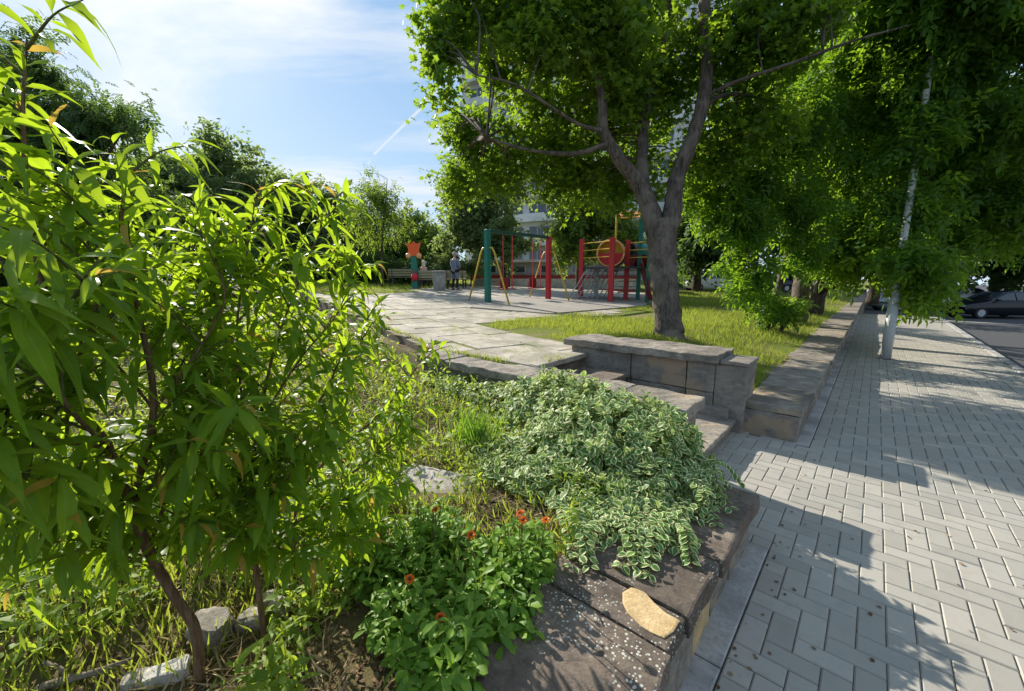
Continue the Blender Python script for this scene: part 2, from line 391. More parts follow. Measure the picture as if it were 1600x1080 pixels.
# ------------------------------------------------------------------ leaf templates
def leaf_t(prof, droop=.3, fold=.25, twist=0., wave=0.):
    xs = [p[0] for p in prof]; V = []; U = []
    for i, (x, w) in enumerate(prof):
        z = -droop*x*x; xx = x*(1-.35*droop*x)
        wv = wave*sin(i*2.1)
        for sgn in (-1, 0, 1):
            V.append((xx, sgn*w, z+abs(sgn)*(w*fold)+sgn*wv*w)); U.append((x, sgn, 0))
    n = len(prof); Fc = []
    for i in range(n-1):
        for k in (0, 1): Fc.append((i*3+k, (i+1)*3+k, (i+1)*3+k+1, i*3+k+1))
    return np.array(V), Fc, np.array(U, float)
LP = [(0, .004), (.08, .028), (.22, .076), (.40, .104), (.60, .094), (.80, .052), (1, .002)]
T_LANCE = [leaf_t(LP, d, f, wave=w) for d, f, w in ((.45, .35, .25), (.75, .3, .3), (1.05, .4, .2), (.25, .28, .4))]
OV = [(0, .01), (.1, .02), (.2, .17), (.4, .30), (.6, .31), (.8, .20), (.93, .08), (1, .004)]
T_OVAL = [leaf_t(OV, d, f) for d, f in ((.1, .2), (.3, .15), (.5, .3))]
SP = [(0, .03), (.2, .05), (.45, .13), (.7, .20), (.88, .16), (1, .03)]
T_SPAT = [leaf_t(SP, d, f, wave=w) for d, f, w in ((.2, .3, .2), (.5, .2, .3), (.8, .2, .2))]
def star_t(seed=0):
    r = random.Random(seed); pts = []
    lob = [(-140, .42), (-75, .86), (-35, .38), (0, 1.0), (35, .38), (75, .86), (140, .42)]
    lob = [(-165, .25), (-118, .62), (-88, .42), (-58, .88), (-28, .48), (0, 1.05), (28, .48), (58, .88), (88, .42), (118, .62), (165, .25)]
    V = [(.35, 0, .04)]
    for a, l in lob:
        a = radians(a+r.uniform(-4, 4)); V.append((.42+l*.6*cos(a), l*.6*sin(a), -.10*l*l+r.uniform(-.04, .04)))
    n = len(lob); Fc = [(0, i, i+1) for i in range(1, n)]+[(0, n, 1)]
    V = np.array(V); V[:, 0] -= .1
    return V, Fc, np.zeros((n+1, 3))
T_STAR = [star_t(i) for i in range(3)]
def rhomb(c, d, L, w, z=0.):
    c = np.array(c, float); d = np.array(d, float); d /= np.linalg.norm(d); b = np.array([-d[1], d[0], 0])
    return [c, c+d*L*.45+b*w+np.array([0, 0, z]), c+d*L+np.array([0, 0, z*.3]), c+d*L*.45-b*w+np.array([0, 0, z])]
def comp_t(npair, L, w, droop=.25, seed=0):
    r = random.Random(seed); V = []; Fc = []
    def put(q):
        k = len(V); V.extend([list(v) for v in q]); Fc.append((k, k+1, k+2)); Fc.append((k, k+2, k+3))
    for i in range(npair):
        x = .25+.62*i/max(1, npair-.5)
        for sg in (-1, 1): put(rhomb((x, 0, 0), (.55+r.uniform(-.15, .15), sg, r.uniform(-.35, .1)), L*r.uniform(.8, 1.1), w, .03))
    put(rhomb((.85, 0, 0), (1, r.uniform(-.2, .2), -.2), L*1.15, w*1.1, .03))
    V = np.array(V); V[:, 2] -= droop*V[:, 0]**2
    return V, Fc, np.zeros((len(V), 3))
T_ASH = [comp_t(2, .5, .12, .3, i) for i in range(3)]
T_ROB = [comp_t(4, .28, .085, .35, i) for i in range(3)]
T_DIA = [(np.array([(0, 0, 0), (.5, .28, .06), (1, 0, -.12), (.5, -.28, .06)]), [(0, 1, 2), (0, 2, 3)], np.zeros((4, 3)))]
T_CLUMP = [(lambda r: (np.concatenate([np.array([(0, 0, 0), (.28, .13, .02), (.5, 0, -.03), (.28, -.13, .02)]) @ np.array(Matrix.Rotation(r.uniform(0, 6.28), 3, 'Z') @ Matrix.Rotation(r.uniform(-.9, .9), 3, 'X')).T+np.array([r.uniform(-.4, .4), r.uniform(-.4, .4), r.uniform(-.3, .3)]) for _ in range(6)]), [f for k in range(6) for f in ((4*k, 4*k+1, 4*k+2), (4*k, 4*k+2, 4*k+3))], np.zeros((24, 3))))(random.Random(i)) for i in range(4)]

def unit(n, r): v = r.normal(size=(n, 3)); return v/np.linalg.norm(v, axis=1, keepdims=True)
def crown(mb, blobs, n, tmpl, size, seed, sub=45, sig=.28, shell=.55, upn=.75, drp=.35, tint=None, prune=None):
    """leaves in small sprays spread through ellipsoid blobs [(centre, radii, weight)]; returns spray centres"""
    r = np.random.default_rng(seed); w = np.array([b[2] if len(b) > 2 else b[1][0]*b[1][1]*b[1][2] for b in blobs]); w = w/w.sum()
    nsub = max(4, n//sub); ib = r.choice(len(blobs), nsub, p=w)
    u = unit(nsub, r); rad = r.random(nsub)**(shell*.9)
    cen = np.array([blobs[i][0] for i in ib], float); rr = np.array([blobs[i][1] for i in ib], float)
    S = cen+u*rad[:, None]*rr
    if prune is not None: S = S[[prune(p) for p in S]]
    nsub = len(S); outd = (S-cen[:nsub] if prune is None else unit(nsub, r)); outd = outd/(np.linalg.norm(outd, axis=1, keepdims=True)+1e-6)
    stint = r.random(nsub)
    isb = r.integers(0, nsub, n); ax = unit(nsub, r)*.6+outd*.8; ax[:, 2] -= .15
    ax /= np.linalg.norm(ax, axis=1, keepdims=True)
    tt = np.clip(r.normal(size=n), -1.3, 1.3)*sig*1.5
    P = S[isb]+ax[isb]*tt[:, None]+np.clip(r.normal(size=(n, 3)), -1.5, 1.5)*sig*.55
    D = ax[isb]*.6+unit(n, r)*.9; D[:, 2] -= drp
    Nn = unit(n, r)*(1-upn)*1.6+np.array([0, 0, upn])+unit(n, r)*.25
    sz = size*r.uniform(.65, 1.25, n)
    T = np.clip(stint[isb]*.55+r.random(n)*.45, 0, .86)
    T = np.where(r.random(n) < .012, 1., T)
    if tint: T = T*tint[1]+tint[0]
    kk = r.integers(0, len(tmpl), n)
    for k in range(len(tmpl)):
        m_ = kk == k; mb.leaves(tmpl[k], P[m_], D[m_], Nn[m_], sz[m_], T[m_])
    return S

# ------------------------------------------------------------------ terrain
def edge_y(x): return 3.4 if x > -4.1 else 3.4+(-4.1-x)*.255
def sstep(a, b, v): v = min(1, max(0, (v-a)/(b-a))); return v*v*(3-2*v)
def terr(x, y):
    z = .32+.30*sstep(-.9, -2.7, x) if x > -2.7 else .62
    return z+.037*max(0, min(40, -x-5))-.32*sstep(20, 24, y)*sstep(-17, -13, x)*sstep(-2, -4, x)
def bedz(x, y):
    return .285+.27*sstep(-1.6, -7, x)+.03*sin(x*2.3+1)*cos(y*1.9)*sstep(-1.0, -1.5, x)
def region(x, y):
    if x > -.55: return 'low'
    if 2.62 < y < 4.72 and x > -.93: return 'low'
    if 3.42 < y < 4.72 and x > -2.72: return 'stair'
    if y < edge_y(x)-.02: return 'bed'
    return 'terr'
def lowz(x, y): return -.14-.5*sstep(23.5, 30, y+max(0, x)*.12)
def gz(x, y):
    r = region(x, y)
    return {'low': lowz, 'stair': lambda a, b: -.1, 'bed': bedz, 'terr': terr}[r](x, y)
def GT(px_, py_):
    """the point of the raised ground seen at a pixel"""
    r = ray(px_, py_); t = .3
    while t < 120:
        x, y, z = r[0]*t, r[1]*t, EYE+r[2]*t
        if z <= (bedz(x, y) if y < edge_y(x) else terr(x, y)): return Vector((x, y, z))
        t += .02
    return Vector((x, y, z))
xs = sorted(set([round(v, 3) for v in list(np.arange(-14, 4.1, .25))+[-160, -120, -90, -70, -55, -45, -38, -32, -28, -24, -21, -18, -16, 6, 9, 14, 22, 35, 60, 100, 160]+[-.93, -.9301-.01, -.56, -.54, -2.71, -2.73]]))
ys = sorted(set([round(v, 3) for v in list(np.arange(-4, 16.1, .25))+[-120, -60, -30, -15, -8, 18, 20, 22, 23.5, 25, 27, 29, 31, 35, 40, 50, 70, 100, 160]+[2.61, 2.63, 3.41, 3.43, 4.71, 4.73, 3.36, 3.39]]))
def x_c(i): return (xs[i]+xs[i+1])/2
def y_c(j): return (ys[j]+ys[j+1])/2
def grid_part(name, regs, mt):
    mb = MB(); idx = {}; V = []; Fc = []
    def vid(i, j, kind):
        k = (i, j)
        if k not in idx:
            x, y = xs[i], ys[j]
            idx[k] = len(V); V.append((x, y, {'low': lowz, 'stair': lambda a, b: -.1, 'bed': bedz, 'terr': terr}[kind](x, y)))
        return idx[k]
    for i in range(len(xs)-1):
        for j in range(len(ys)-1):
            k = region((xs[i]+xs[i+1])/2, (ys[j]+ys[j+1])/2)
            if regs == ('bed',) and k == 'terr' and x_c(i) < -4.5 and y_c(j) < edge_y(x_c(i))+max(.6, xs[i+1]-xs[i]): k = 'bed'
            if k in regs: Fc.append((vid(i, j, k), vid(i+1, j, k), vid(i+1, j+1, k), vid(i, j+1, k)))
    mb.add(V, Fc); return struct(mb.build(name, mt, smooth=True))
grid_part('lawn_ground', ('terr',), M['turf'])
grid_part('bed_soil', ('bed',), M['soil'])
grid_part('road', ('low', 'stair'), M['asphalt'])

# pavement: real bevelled pavers in a 90 degree herringbone on a bed of sand
U = .1025; OX, OY = .21, 2.66
mb = MB(); rr = random.Random(3)
def paver(x0, y0, x1, y1, far):
    g = .0015; b = .0055; t_ = rr.random(); dz = rr.uniform(-.0016, .0016)
    mb.box((x0+g, y0+g, -.06), (x1-g, y1-g, dz), bev=b, tint=t_)
for i in range(-14, 20):
    for j in range(-42, 203):
        d = (i-j) % 4
        x, y = OX+i*U, OY+j*U
        if d == 0: r_ = (x, y, x+2*U, y+U)
        elif d == 3: r_ = (x, y, x+U, y+2*U)
        else: continue
        mid = (r_[1]+r_[3])/2
        if -1.5 < mid < 23.15:
            xa, xb = max(r_[0], -.3025 if not 2.67 < mid < 4.67 else -.98), min(r_[2], 1.98)
            if xb-xa > .02: paver(xa, r_[1], xb, r_[3], 0)
            if d == 3 and r_[1] < 2.66 < r_[3]-.02 and r_[0] < -.35: paver(r_[0], 2.662, min(r_[2], -.3025), r_[3], 0)
struct(mb.build('pavement', M['paver']))
mb = MB(); mb.add([(-1.0, 2.6, -.012), (-1.0, 4.7, -.012), (-.3, 4.7, -.012), (-.3, 2.6, -.012), (-.304, -3, -.012), (1.99, -3, -.012), (1.99, 23.2, -.012), (-.304, 23.2, -.012)], [(3, 2, 1, 0), (4, 5, 6, 7)])
struct(mb.build('pavement_joint_sand', M['sand']))
# concrete margin along the wall foot and the kerb towards the road
mb = MB()
for k in range(28):
    y = -1.34+k*1.0 if k < 4 else 4.64+(k-4)*1.0
    mb.box((-.43, y+.004, -.1), (-.307, min(y+.996, 23.2), .004), bev=.006, tint=.5)
    if y > 22.1: break
mb2 = MB()
for k in range(25):
    y = -2+k*1.0; mb2.box((1.984, y+.004, -.2), (2.12, y+.996, .006), bev=.012)
for k in range(5): mb2.box((-.4+k*.5, 23.21, -.2), (.09+k*.5, 23.36, .006), bev=.012)
struct(mb.build('pavement_margin', M['kerb'])); struct(mb2.build('kerb', M['kerb']))
mb = MB(); mb.add([(2.13, 23.4, lowz(3, 23.4)+.006), (14, 22.2, lowz(14, 22.2)+.006), (14, 23.6, lowz(14, 23.6)+.006), (-.4, 24.6, lowz(0, 24.6)+.006), (-.4, 23.4, lowz(0, 23.4)+.006)], [(0, 1, 2, 3, 4)])
struct(mb.build('crossing_strip', M['kerb']))

# ------------------------------------------------------------------ stone walls and steps
def inpoly(x, y, P):
    c = False; j = len(P)-1
    for i in range(len(P)):
        if (P[i][1] > y) != (P[j][1] > y) and x < (P[j][0]-P[i][0])*(y-P[i][1])/(P[j][1]-P[i][1])+P[i][0]: c = not c
        j = i
    return c
jy = [G(1127, 878, .33).y, G(1074, 966, .33).y, G(1039, 1017, .33).y]
bw = thing('bed_wall', 'low stone wall with speckled dark cap slabs edging the near flower bed beside the pavers', 'stone wall', (-.66, 1, 0))
def at_parent(o, p): o.matrix_parent_inverse = Matrix.Translation(p.location).inverted(); return o
def cap(par, lo, hi, seed, amp=.012, mt='cap', cut=.07): return at_parent(rough_block('cap_slab', lo, hi, M[mt], par, amp, cut, seed, .012), par)
ysl = [2.655, jy[0], jy[1], jy[2], .62, -.2, -1.2]
for k in range(len(ysl)-1):
    c_ = cap(bw, (-.955+.01*(k % 2), ysl[k+1]+.004, .235), (-.375-.012*(k % 3), ysl[k]-.004, .33+.004*(k % 2)), k, .0018 if k == 2 else .012)
    if k == 2:
        r5 = random.Random(5); pc = [G(*q, .336) for q in ((972, 925), (985, 917), (1003, 921), (1022, 940), (1040, 957), (1062, 968), (1068, 975), (1062, 990), (1040, 996), (1020, 990), (1000, 975), (980, 955), (973, 940))]
        mb = MB(); n_ = len(pc)
        for v in pc: v.x = min(v.x, -.412)
        mb = MB(); ce = sum(pc, Vector())/n_
        V = [(v.x+r5.uniform(-.004, .004), v.y+r5.uniform(-.004, .004), .3325) for v in pc]+[(ce.x+(v.x-ce.x)*.93, ce.y+(v.y-ce.y)*.96, .3342+r5.uniform(-.0006, .0006)) for v in pc]+[(ce.x, ce.y, .3344)]
        V += [(v.x, v.y, .30) for v in pc]
        Fc = [(i, (i+1) % n_, n_+(i+1) % n_, n_+i) for i in range(n_)]+[(n_+i, n_+(i+1) % n_, 2*n_) for i in range(n_)]+[(2*n_+1+i, 2*n_+1+(i+1) % n_, (i+1) % n_, i) for i in range(n_)]
        mb.add(V, Fc); o = mb.build('broken_patch', M['yellowstone'], c_); 
        o['label'] = 'pale yellow patch of broken sandstone'
y = 2.62; k = 0; r9 = random.Random(9)
while y > -1.2:
    w_ = r9.uniform(.28, .55)
    at_parent(rough_block('face_stone', (-.75, y-w_+.006, -.05), (-.408-r9.uniform(0, .012), y-.004, .232), M['walls'] if k % 3 != 2 else M['yellowstone'], bw, .010, .08, 20+k), bw); y -= w_; k += 1
at_parent(rough_block('return_wall', (-1.02, 2.60, -.05), (-.93, 3.06, .27), M['walls'], bw, .01, .1, 41), bw)
bpy.context.view_layer.update()

sw = thing('stair_wall', 'stone side wall left of the steps, its broken cap half under the variegated vine', 'stone wall', (-2, 3.25, 0))
xx = [-.95, -1.55, -2.5, -3.75, -4.3]
for k in range(4): cap(sw, (xx[k+1]+.006, 3.04, .53), (xx[k]-.004, 3.50, .62+.006*(k % 2)), 50+k, .016, 'plaincap' if k else 'walls')
for k, (a, b) in enumerate(((-1.0, -1.35), (-1.36, -1.9), (-1.91, -2.8), (-2.81, -4.25))):
    at_parent(rough_block('face_stone', (b, 3.09, -.05), (a, 3.45, .527), M['walls'], sw, .014, .1, 60+k), sw)

st = thing('stone_steps', 'flight of worn stone steps climbing from the pavers to the paved terrace', 'steps', (-1.8, 4, 0))
for k, (x_, z_) in enumerate(((-.92, .155), (-1.5, .31), (-2.1, .465), (-2.72, .628))):
    if k < 3:
        at_parent(rough_block('step', (x_-1.0, 3.46, z_-.05), (x_, 4.52, z_), M['cap'] if k else M['walls'], st, .008, .1, 70+k, .01), st)
        at_parent(rough_block('riser', (x_-1.0, 3.47, z_-.2), (x_-.035, 4.515, z_-.052), M['stairwall'], st, .004, .2, 75+k), st)
    else:
        at_parent(rough_block('step', (x_-.75, 3.50, z_-.06), (x_+.03, 4.78, z_+.004), M['slab'], st, .008, .1, 73, .012), st)
        at_parent(rough_block('riser', (x_-.3, 3.51, z_-.22), (x_-.02, 4.77, z_-.065), M['cap'], st, .006, .2, 79), st)

rw = thing('stair_wall', 'thick grey stone wall right of the steps with a long weathered cap', 'stone wall', (-1.9, 4.8, 0))
cap(rw, (-3.05, 4.50, .70), (-1.13, 5.12, .79), 80, .016, 'plaincap')
for k, (a, b) in enumerate(((-1.17, -1.45), (-1.46, -2.1), (-2.11, -2.95))):
    at_parent(rough_block('face_stone', (b, 4.56, .38), (a, 5.05, .695), M['stairwall'], rw, .008, .1, 84+k), rw)
    at_parent(rough_block('face_stone', (b, 4.565, -.05), (a, 5.04, .376), M['stairwall'] if k != 1 else M['walls'], rw, .008, .1, 88+k), rw)
at_parent(rough_block('end_post', (-1.166, 4.57, -.05), (-.87, 4.98, .70), M['stairwall'], rw, .008, .1, 92, .015), rw)
at_parent(rough_block('post_cap', (-1.125, 4.55, .703), (-.855, 5.0, .745), M['stairwall'], rw, .006, .1, 93, .01), rw)
at_parent(rough_block('plinth', (-2.2, 4.46, -.05), (-1.0, 4.553, .25), M['stairwall'], rw, .006, .1, 94, .012), rw)

lw = thing('lawn_wall', 'long low stone wall with worn cap slabs holding back the lawn beside the pavement', 'stone wall', (-.6, 12, 0))
y = 4.66; k = 0
while y < 44:
    w_ = r9.uniform(.5, 1.1) if y < 22 else 3.
    zc = .33
    cap(lw, (-.98+r9.uniform(-.04, .12), y+.005, zc-.075), (-.375+r9.uniform(-.015, .01), (y+w_-.004), zc+r9.uniform(-.006, .008)), 100+k, .014, 'plaincap' if k % 3 else 'walls', .1 if y < 9 else .3)
    at_parent(rough_block('face_stone', (-.9, y+.006, -.05 if y < 22 else -.8), (-.405+r9.uniform(-.008, .008), (y+w_-.004), zc-.08), M['walls'] if k % 2 else M['stairwall'], lw, .012, .1 if y < 9 else .3, 140+k), lw)
    y += w_; k += 1

# ------------------------------------------------------------------ patio of irregular stone slabs
PT = [GT(*q) for q in ((932, 549), (880, 532), (800, 519), (765, 512), (768, 504), (860, 495), (1012, 481), (1012, 458), (870, 446), (720, 447), (660, 452), (652, 458), (520, 461), (380, 464), (240, 470))]
PT = [(v.x, v.y) for v in PT]+[(-34, edge_y(-34)+.05), (-4.1, 3.47), (-2.78, 3.47)]
e1 = Vector((-.969, .247)); e2 = Vector((.247, .969)); r8 = random.Random(8)
mb = MB(); v = -12.
while v < 30:
    h_ = r8.uniform(.5, .85); u = -8+r8.random()
    while u < 45:
        w_ = r8.uniform(.55, 1.35)
        c = e1*(u+w_/2)+e2*(v+h_/2)
        hi_ = max((e1*a+e2*b).y-edge_y((e1*a+e2*b).x) for a in (u, u+w_) for b in (v, v+h_))
        if hi_ > .14 and inpoly(c.x, max(c.y, edge_y(c.x)+.12), PT):
            g = r8.uniform(.008, .02); q = []
            for a, b in ((u+g, v+g), (u+w_-g, v+g), (u+w_-g, v+h_-g), (u+g, v+h_-g)):
                s_ = e1*(a+r8.uniform(-.015, .015))+e2*(b+r8.uniform(-.015, .015)); q.append(s_)
            dz = r8.uniform(.006, .017); V = []
            for z_, k_ in ((-.03, 1.), (dz-.008, 1.), (dz, .97)):
                for s_ in q:
                    s2 = c+(s_-c)*k_; V.append((s2.x, max(s2.y, edge_y(s2.x)+.04), terr(s2.x, s2.y)+z_+r8.uniform(-.003, .003)))
            Fc = [(8, 9, 10, 11) if True else 0]
            for L in (0, 4):
                for i in range(4): Fc.append((L+i, L+(i+1) % 4, L+4+(i+1) % 4, L+4+i))
            # orientation: e1 x e2 points down, so flip
            mb.add(V, [f[::-1] for f in Fc], r8.random())
        u += w_
    v += h_
struct(mb.build('terrace_paving', M['slab']))
# dark edging along the terrace front
eg = thing('terrace_edging', 'thin dark stone edging along the front of the terrace above the flower bed', 'edging', (-8, 4.4, .6))
x = -4.32; k = 0
while x > -24:
    L_ = r9.uniform(.7, 1.2); a = (x, edge_y(x)); b = (x-L_, edge_y(x-L_)); an = math.atan2(b[1]-a[1], b[0]-a[0])
    R = Matrix.Rotation(an, 3, 'Z')
    at_parent(rough_block('kerb_stone', (0.004, -.06, -.3), (math.hypot(b[0]-a[0], b[1]-a[1])-.004, .05, .015+r9.uniform(-.01, .02)), M['cap'], eg, .01, .2, 200+k, .012, R, (a[0], a[1], terr(*a))), eg)
    x -= L_; k += 1
PS = [GT(*q) for q in ((735, 482), (860, 492), (1010, 479), (1010, 462), (900, 460), (760, 466))]
mb = MB(); mb.add([(p.x, p.y, p.z+.04) for p in PS]+[(p.x, p.y, p.z-.1) for p in PS], [tuple(range(6))]+[(i+6, (i+1) % 6+6, (i+1) % 6, i) for i in range(6)])
struct(mb.build('playground_ground', M['sandg']))

# ------------------------------------------------------------------ playground
def B(px_, d, dz=0.):
    r = ray(px_, YH); x, y = r[0]*d, r[1]*d
    return Vector((x, y, terr(x, y)+dz))
def local(t, p): return Vector(p)-t.location
P1, P2 = B(762, 12.6), B(857, 14.7); zt = A(762, 360, 12.6).z
swg = thing('swing_set', 'double swing set with one teal post, one red post and yellow splayed legs', 'swing set', P1)
def L(p): return Vector(p)-P1
ed = (P2-P1); ed.z = 0; ln = ed.length; ed.normalize(); en = Vector((-ed.y, ed.x, 0))
for Pp, mt in ((P1, 'green'), (P2, 'red')):
    mb = MB(); q = L(Pp); R = Matrix.Rotation(math.atan2(ed.y, ed.x), 3, 'Z')
    mb.box((-.075, -.075, -.1), (.075, .075, zt-Pp.z), R, (q.x, q.y, q.z), bev=.008); o = mb.build('post', M[mt], swg); o['label'] = 'teal post' if mt == 'green' else 'red post'
    leg = MB()
    for sg in (-1, 1):
        for off in (.0,):
            top = q+Vector((0, 0, zt-Pp.z-.55)); kn = q+en*sg*.30+Vector((0, 0, zt-Pp.z-.68)); ft = q+en*sg*.95; ft.z = q.z-.05
            leg.tube([top+en*sg*.07, q+en*sg*.2+Vector((0, 0, zt-Pp.z-.54)), kn, kn.lerp(ft, .5), ft], .026, 8)
    leg.build('splayed_legs', M['yellow'], swg, smooth=True)
mb = MB(); a = L(P1)+Vector((0, 0, zt-P1.z-.04)); b = L(P2)+Vector((0, 0, zt-P1.z-.04)); b.z = a.z
mb.box((.078, -.05, -.05), (ln-.078, .05, .05), Matrix.Rotation(math.atan2(ed.y, ed.x), 3, 'Z'), a, bev=.006); mb.build('beam', M['dgreen'], swg)
for f_ in (.30, .78):
    s_ = MB(); bz = .42
    for sg in (-1, 1):
        tp = L(P1)+ed*(ln*f_+sg*.21)+Vector((0, 0, zt-P1.z-.1)); bt = Vector((tp.x, tp.y, L(P1).z+bz))
        s_.tube([tp, bt], .014, 6)
        s_.tube([bt, bt+en*.2, bt+en*.2+Vector((0, 0, .25))], .013, 6)
    s_.build('hanger', M['red'], swg)
    st_ = MB(); c_ = L(P1)+ed*(ln*f_); R = Matrix.Rotation(math.atan2(ed.y, ed.x), 3, 'Z')
    st_.box((-.19, -.17, bz), (.19, .17, bz+.03), R, (c_.x, c_.y, 0), bev=.008)
    st_.box((-.17, .16, bz+.035), (.17, .19, bz+.36), R, (c_.x, c_.y, 0), bev=.008)
    st_.build('seat', M['dred'], swg)

def D(px_, py_, d): return A(px_, py_, d)
cf0 = B(955, 14.2)
cf = thing('climbing_frame', 'play tower with red and teal posts, a yellow and red tunnel and a ladder', 'climbing frame', cf0)
def Lc(p): return Vector(p)-cf0
def post(px_, d, ytop, mt, w=.075, name='post'):
    b = B(px_, d); zt_ = A(px_, ytop, d).z; mb = MB(); q = Lc(b)
    mb.box((-w, -w, -.1), (w, w, zt_-b.z), Matrix.Rotation(.3, 3, 'Z'), q, bev=.01); o = mb.build(name, M[mt], cf); return b
post(908, 15.6, 375, 'red', .08); post(955, 14.2, 372, 'red', .085); post(979, 15.3, 376, 'red', .08)
post(998, 15.4, 343, 'green', .07); post(1013, 14.6, 356, 'green', .07); post(932, 16.4, 418, 'steel', .08, 'support_column'); post(1016, 16.4, 400, 'green', .07)
zp = A(955, 418, 15.2).z
mb = MB(); q = [B(908, 15.6), B(955, 14.3), B(1013, 14.7), B(1010, 17), B(925, 17)]
mb.add([tuple(Lc((v.x, v.y, zp-.05))) for v in q]+[tuple(Lc((v.x, v.y, zp+.02))) for v in q], [(4, 3, 2, 1, 0), (5, 6, 7, 8, 9)]+[(i, (i+1) % 5, 5+(i+1) % 5, 5+i) for i in range(5)])
mb.build('platform', M['darkm'], cf)
# tunnel facing the viewer, lower half red, upper yellow
fdir = Vector((-sin(YAW), cos(YAW), 0)); sdir = Vector((cos(YAW), sin(YAW), 0))
def barrel(cx_, cy_, d, rad, ln_, top, bot, ring, ax):
    c0 = Lc(A(cx_, cy_, d)); sd = Vector((ax.y, -ax.x, 0)); n = 24
    for nm, a0, a1, mt in (('tunnel_shell', 0, pi, top), ('tunnel_shell', pi, 2*pi, bot)):
        mb = MB(); V = []
        for rr_ in (rad, rad-.03):
            for z_ in (0, ln_):
                for k in range(13):
                    an = a0+(a1-a0)*k/12; p = c0+ax*z_+sd*cos(an)*rr_+Vector((0, 0, sin(an)*rr_)); V.append(tuple(p))
        Fc = [(k, k+1, 13+k+1, 13+k) for k in range(12)]+[(39+k, 39+k+1, 26+k+1, 26+k) for k in range(12)]+[(26+k, 26+k+1, k+1, k) for k in range(12)]+[(13+k, 14+k, 40+k, 39+k) for k in range(12)]
        mb.add(V, Fc); mb.build(nm, M[mt], cf, smooth=True)
    mb = MB(); ps = [c0+ax*.05+sd*cos(a_)*(rad-.03)+Vector((0, 0, sin(a_)*(rad-.03))) for a_ in np.linspace(pi, 2*pi, 13)]; mb.add([tuple(p) for p in ps]+[tuple(p+ax*.03) for p in ps], [tuple(range(13)), tuple(range(13, 26))[::-1]]); mb.build('tunnel_panel', M[bot], cf)
    mb = MB(); ps = [c0+ax*.3+sd*cos(a_)*(rad-.035)+Vector((0, 0, sin(a_)*(rad-.035))) for a_ in np.linspace(0, pi, 13)]; mb.add([tuple(p) for p in ps]+[tuple(p+ax*.03) for p in ps], [tuple(range(13)), tuple(range(13, 26))[::-1]]); mb.build('tunnel_panel', M[top], cf)
    for z_ in (-.01, ln_+.01):
        mb = MB(); pts = [c0+ax*z_+sd*cos(2*pi*k/n)*(rad+.01)+Vector((0, 0, sin(2*pi*k/n)*(rad+.01))) for k in range(n+1)]
        mb.tube(pts, .035, 6); mb.build('tunnel_ring', M[ring], cf, smooth=True)
barrel(954, 396, 15.0, .47, .9, 'yellow', 'red', 'peachp', (fdir+sdir*.35).normalized())
barrel(985, 399, 15.9, .46, .9, 'green', 'dred', 'dred', (fdir*.3+sdir).normalized())
mb = MB()
for k in range(8):
    o_ = k*.13
    for x_, off in ((0, 0),):
        a = Lc(B(886+k*8, 14.9+k*.1, .02)); b = Lc(A(922+k*7, 420, 15.4+k*.1)); mid = a.lerp(b, .75)+Vector((0, 0, .12))
        mb.tube([a, a.lerp(b, .4), mid, b+Vector((0, 0, .1)), b+sdir*.12+Vector((0, 0, -.02))], .021, 6)
mb.build('ladder_rails', M['steel'], cf, smooth=True)
mb = MB()
for k in range(6):
    f_ = (k+.5)/6; a = Lc(B(890, 14.9, .02)).lerp(Lc(A(924, 420, 15.4)), f_); b = Lc(B(926, 15.3, .02)).lerp(Lc(A(952, 420, 15.8)), f_)
    mb.tube([a, b], .013, 6)
mb.build('ladder_rungs', M['steel'], cf)
mb = MB()
for px_ in (985, 1007):
    for k in range(2):
        pass
for k in range(6):
    z_ = -.1+(zp-cf0.z)*(k+.5)/6; a = Lc(B(966, 15.8)); b = Lc(B(1002, 16.0)); mb.tube([Vector((a.x, a.y, z_+.1)), Vector((b.x, b.y, z_+.1))], .02, 6)
mb.build('wall_bars', M['steel'], cf)
mb = MB()
for z_ in (.35, .62, .88):
    for (a, da), (b, db) in (((908, 15.6), (955, 14.2)), ((979, 15.3), (1013, 14.6))):
        pa, pb = B(a, da), B(b, db); mb.tube([Lc((pa.x, pa.y, zp+z_)), Lc((pb.x, pb.y, zp+z_))], .016, 6)
mb.build('guard_rail', M['yellow'], cf)
mb = MB(); c0 = Lc(A(984, 338, 15.2))
for z_, rad in ((0, .46), (.12, .34)):
    mb.tube([c0+Vector((cos(a_)*rad, sin(a_)*rad, z_)) for a_ in np.linspace(0, 2*pi, 9)], .028, 6)
for a_ in np.linspace(0, 2*pi, 9)[:-1]: mb.tube([c0+Vector((cos(a_)*.46, sin(a_)*.46, 0)), c0+Vector((cos(a_)*.34, sin(a_)*.34, .12))], .02, 6)
mb.build('roof_ring', M['peachp'], cf)
mb = MB(); a = Lc(A(962, 376, 15.6)); mb.tube([a, a+Vector((0, 0, .95))], .04, 8); mb.tube([a+Vector((0, 0, .8)), Lc(A(984, 338, 15.2))+Vector((0, .3, 0))], .02, 6); mb.build('mast', M['yellow'], cf)
mb = MB(); a = Lc(A(1000, 412, 15.2)); b = Lc(B(1018, 14.2, .15))
pth = smooth_path([a, a+(b-a)*.2+Vector((0, 0, .02)), a+(b-a)*.6, b, b+sdir*.3], 4)
for off in (-.2, .2): mb.tube([p+fdir*off+Vector((0, 0, .12)) for p in pth], .02, 6)
for i in range(len(pth)-1):
    p, q = pth[i], pth[i+1]; mb.add([tuple(p-fdir*.2), tuple(p+fdir*.2), tuple(q+fdir*.2), tuple(q-fdir*.2), tuple(p-fdir*.2+Vector((0, 0, .12))), tuple(p+fdir*.2+Vector((0, 0, .12))), tuple(q+fdir*.2+Vector((0, 0, .12))), tuple(q-fdir*.2+Vector((0, 0, .12)))], [(0, 1, 2, 3), (0, 3, 7, 4), (1, 5, 6, 2)])
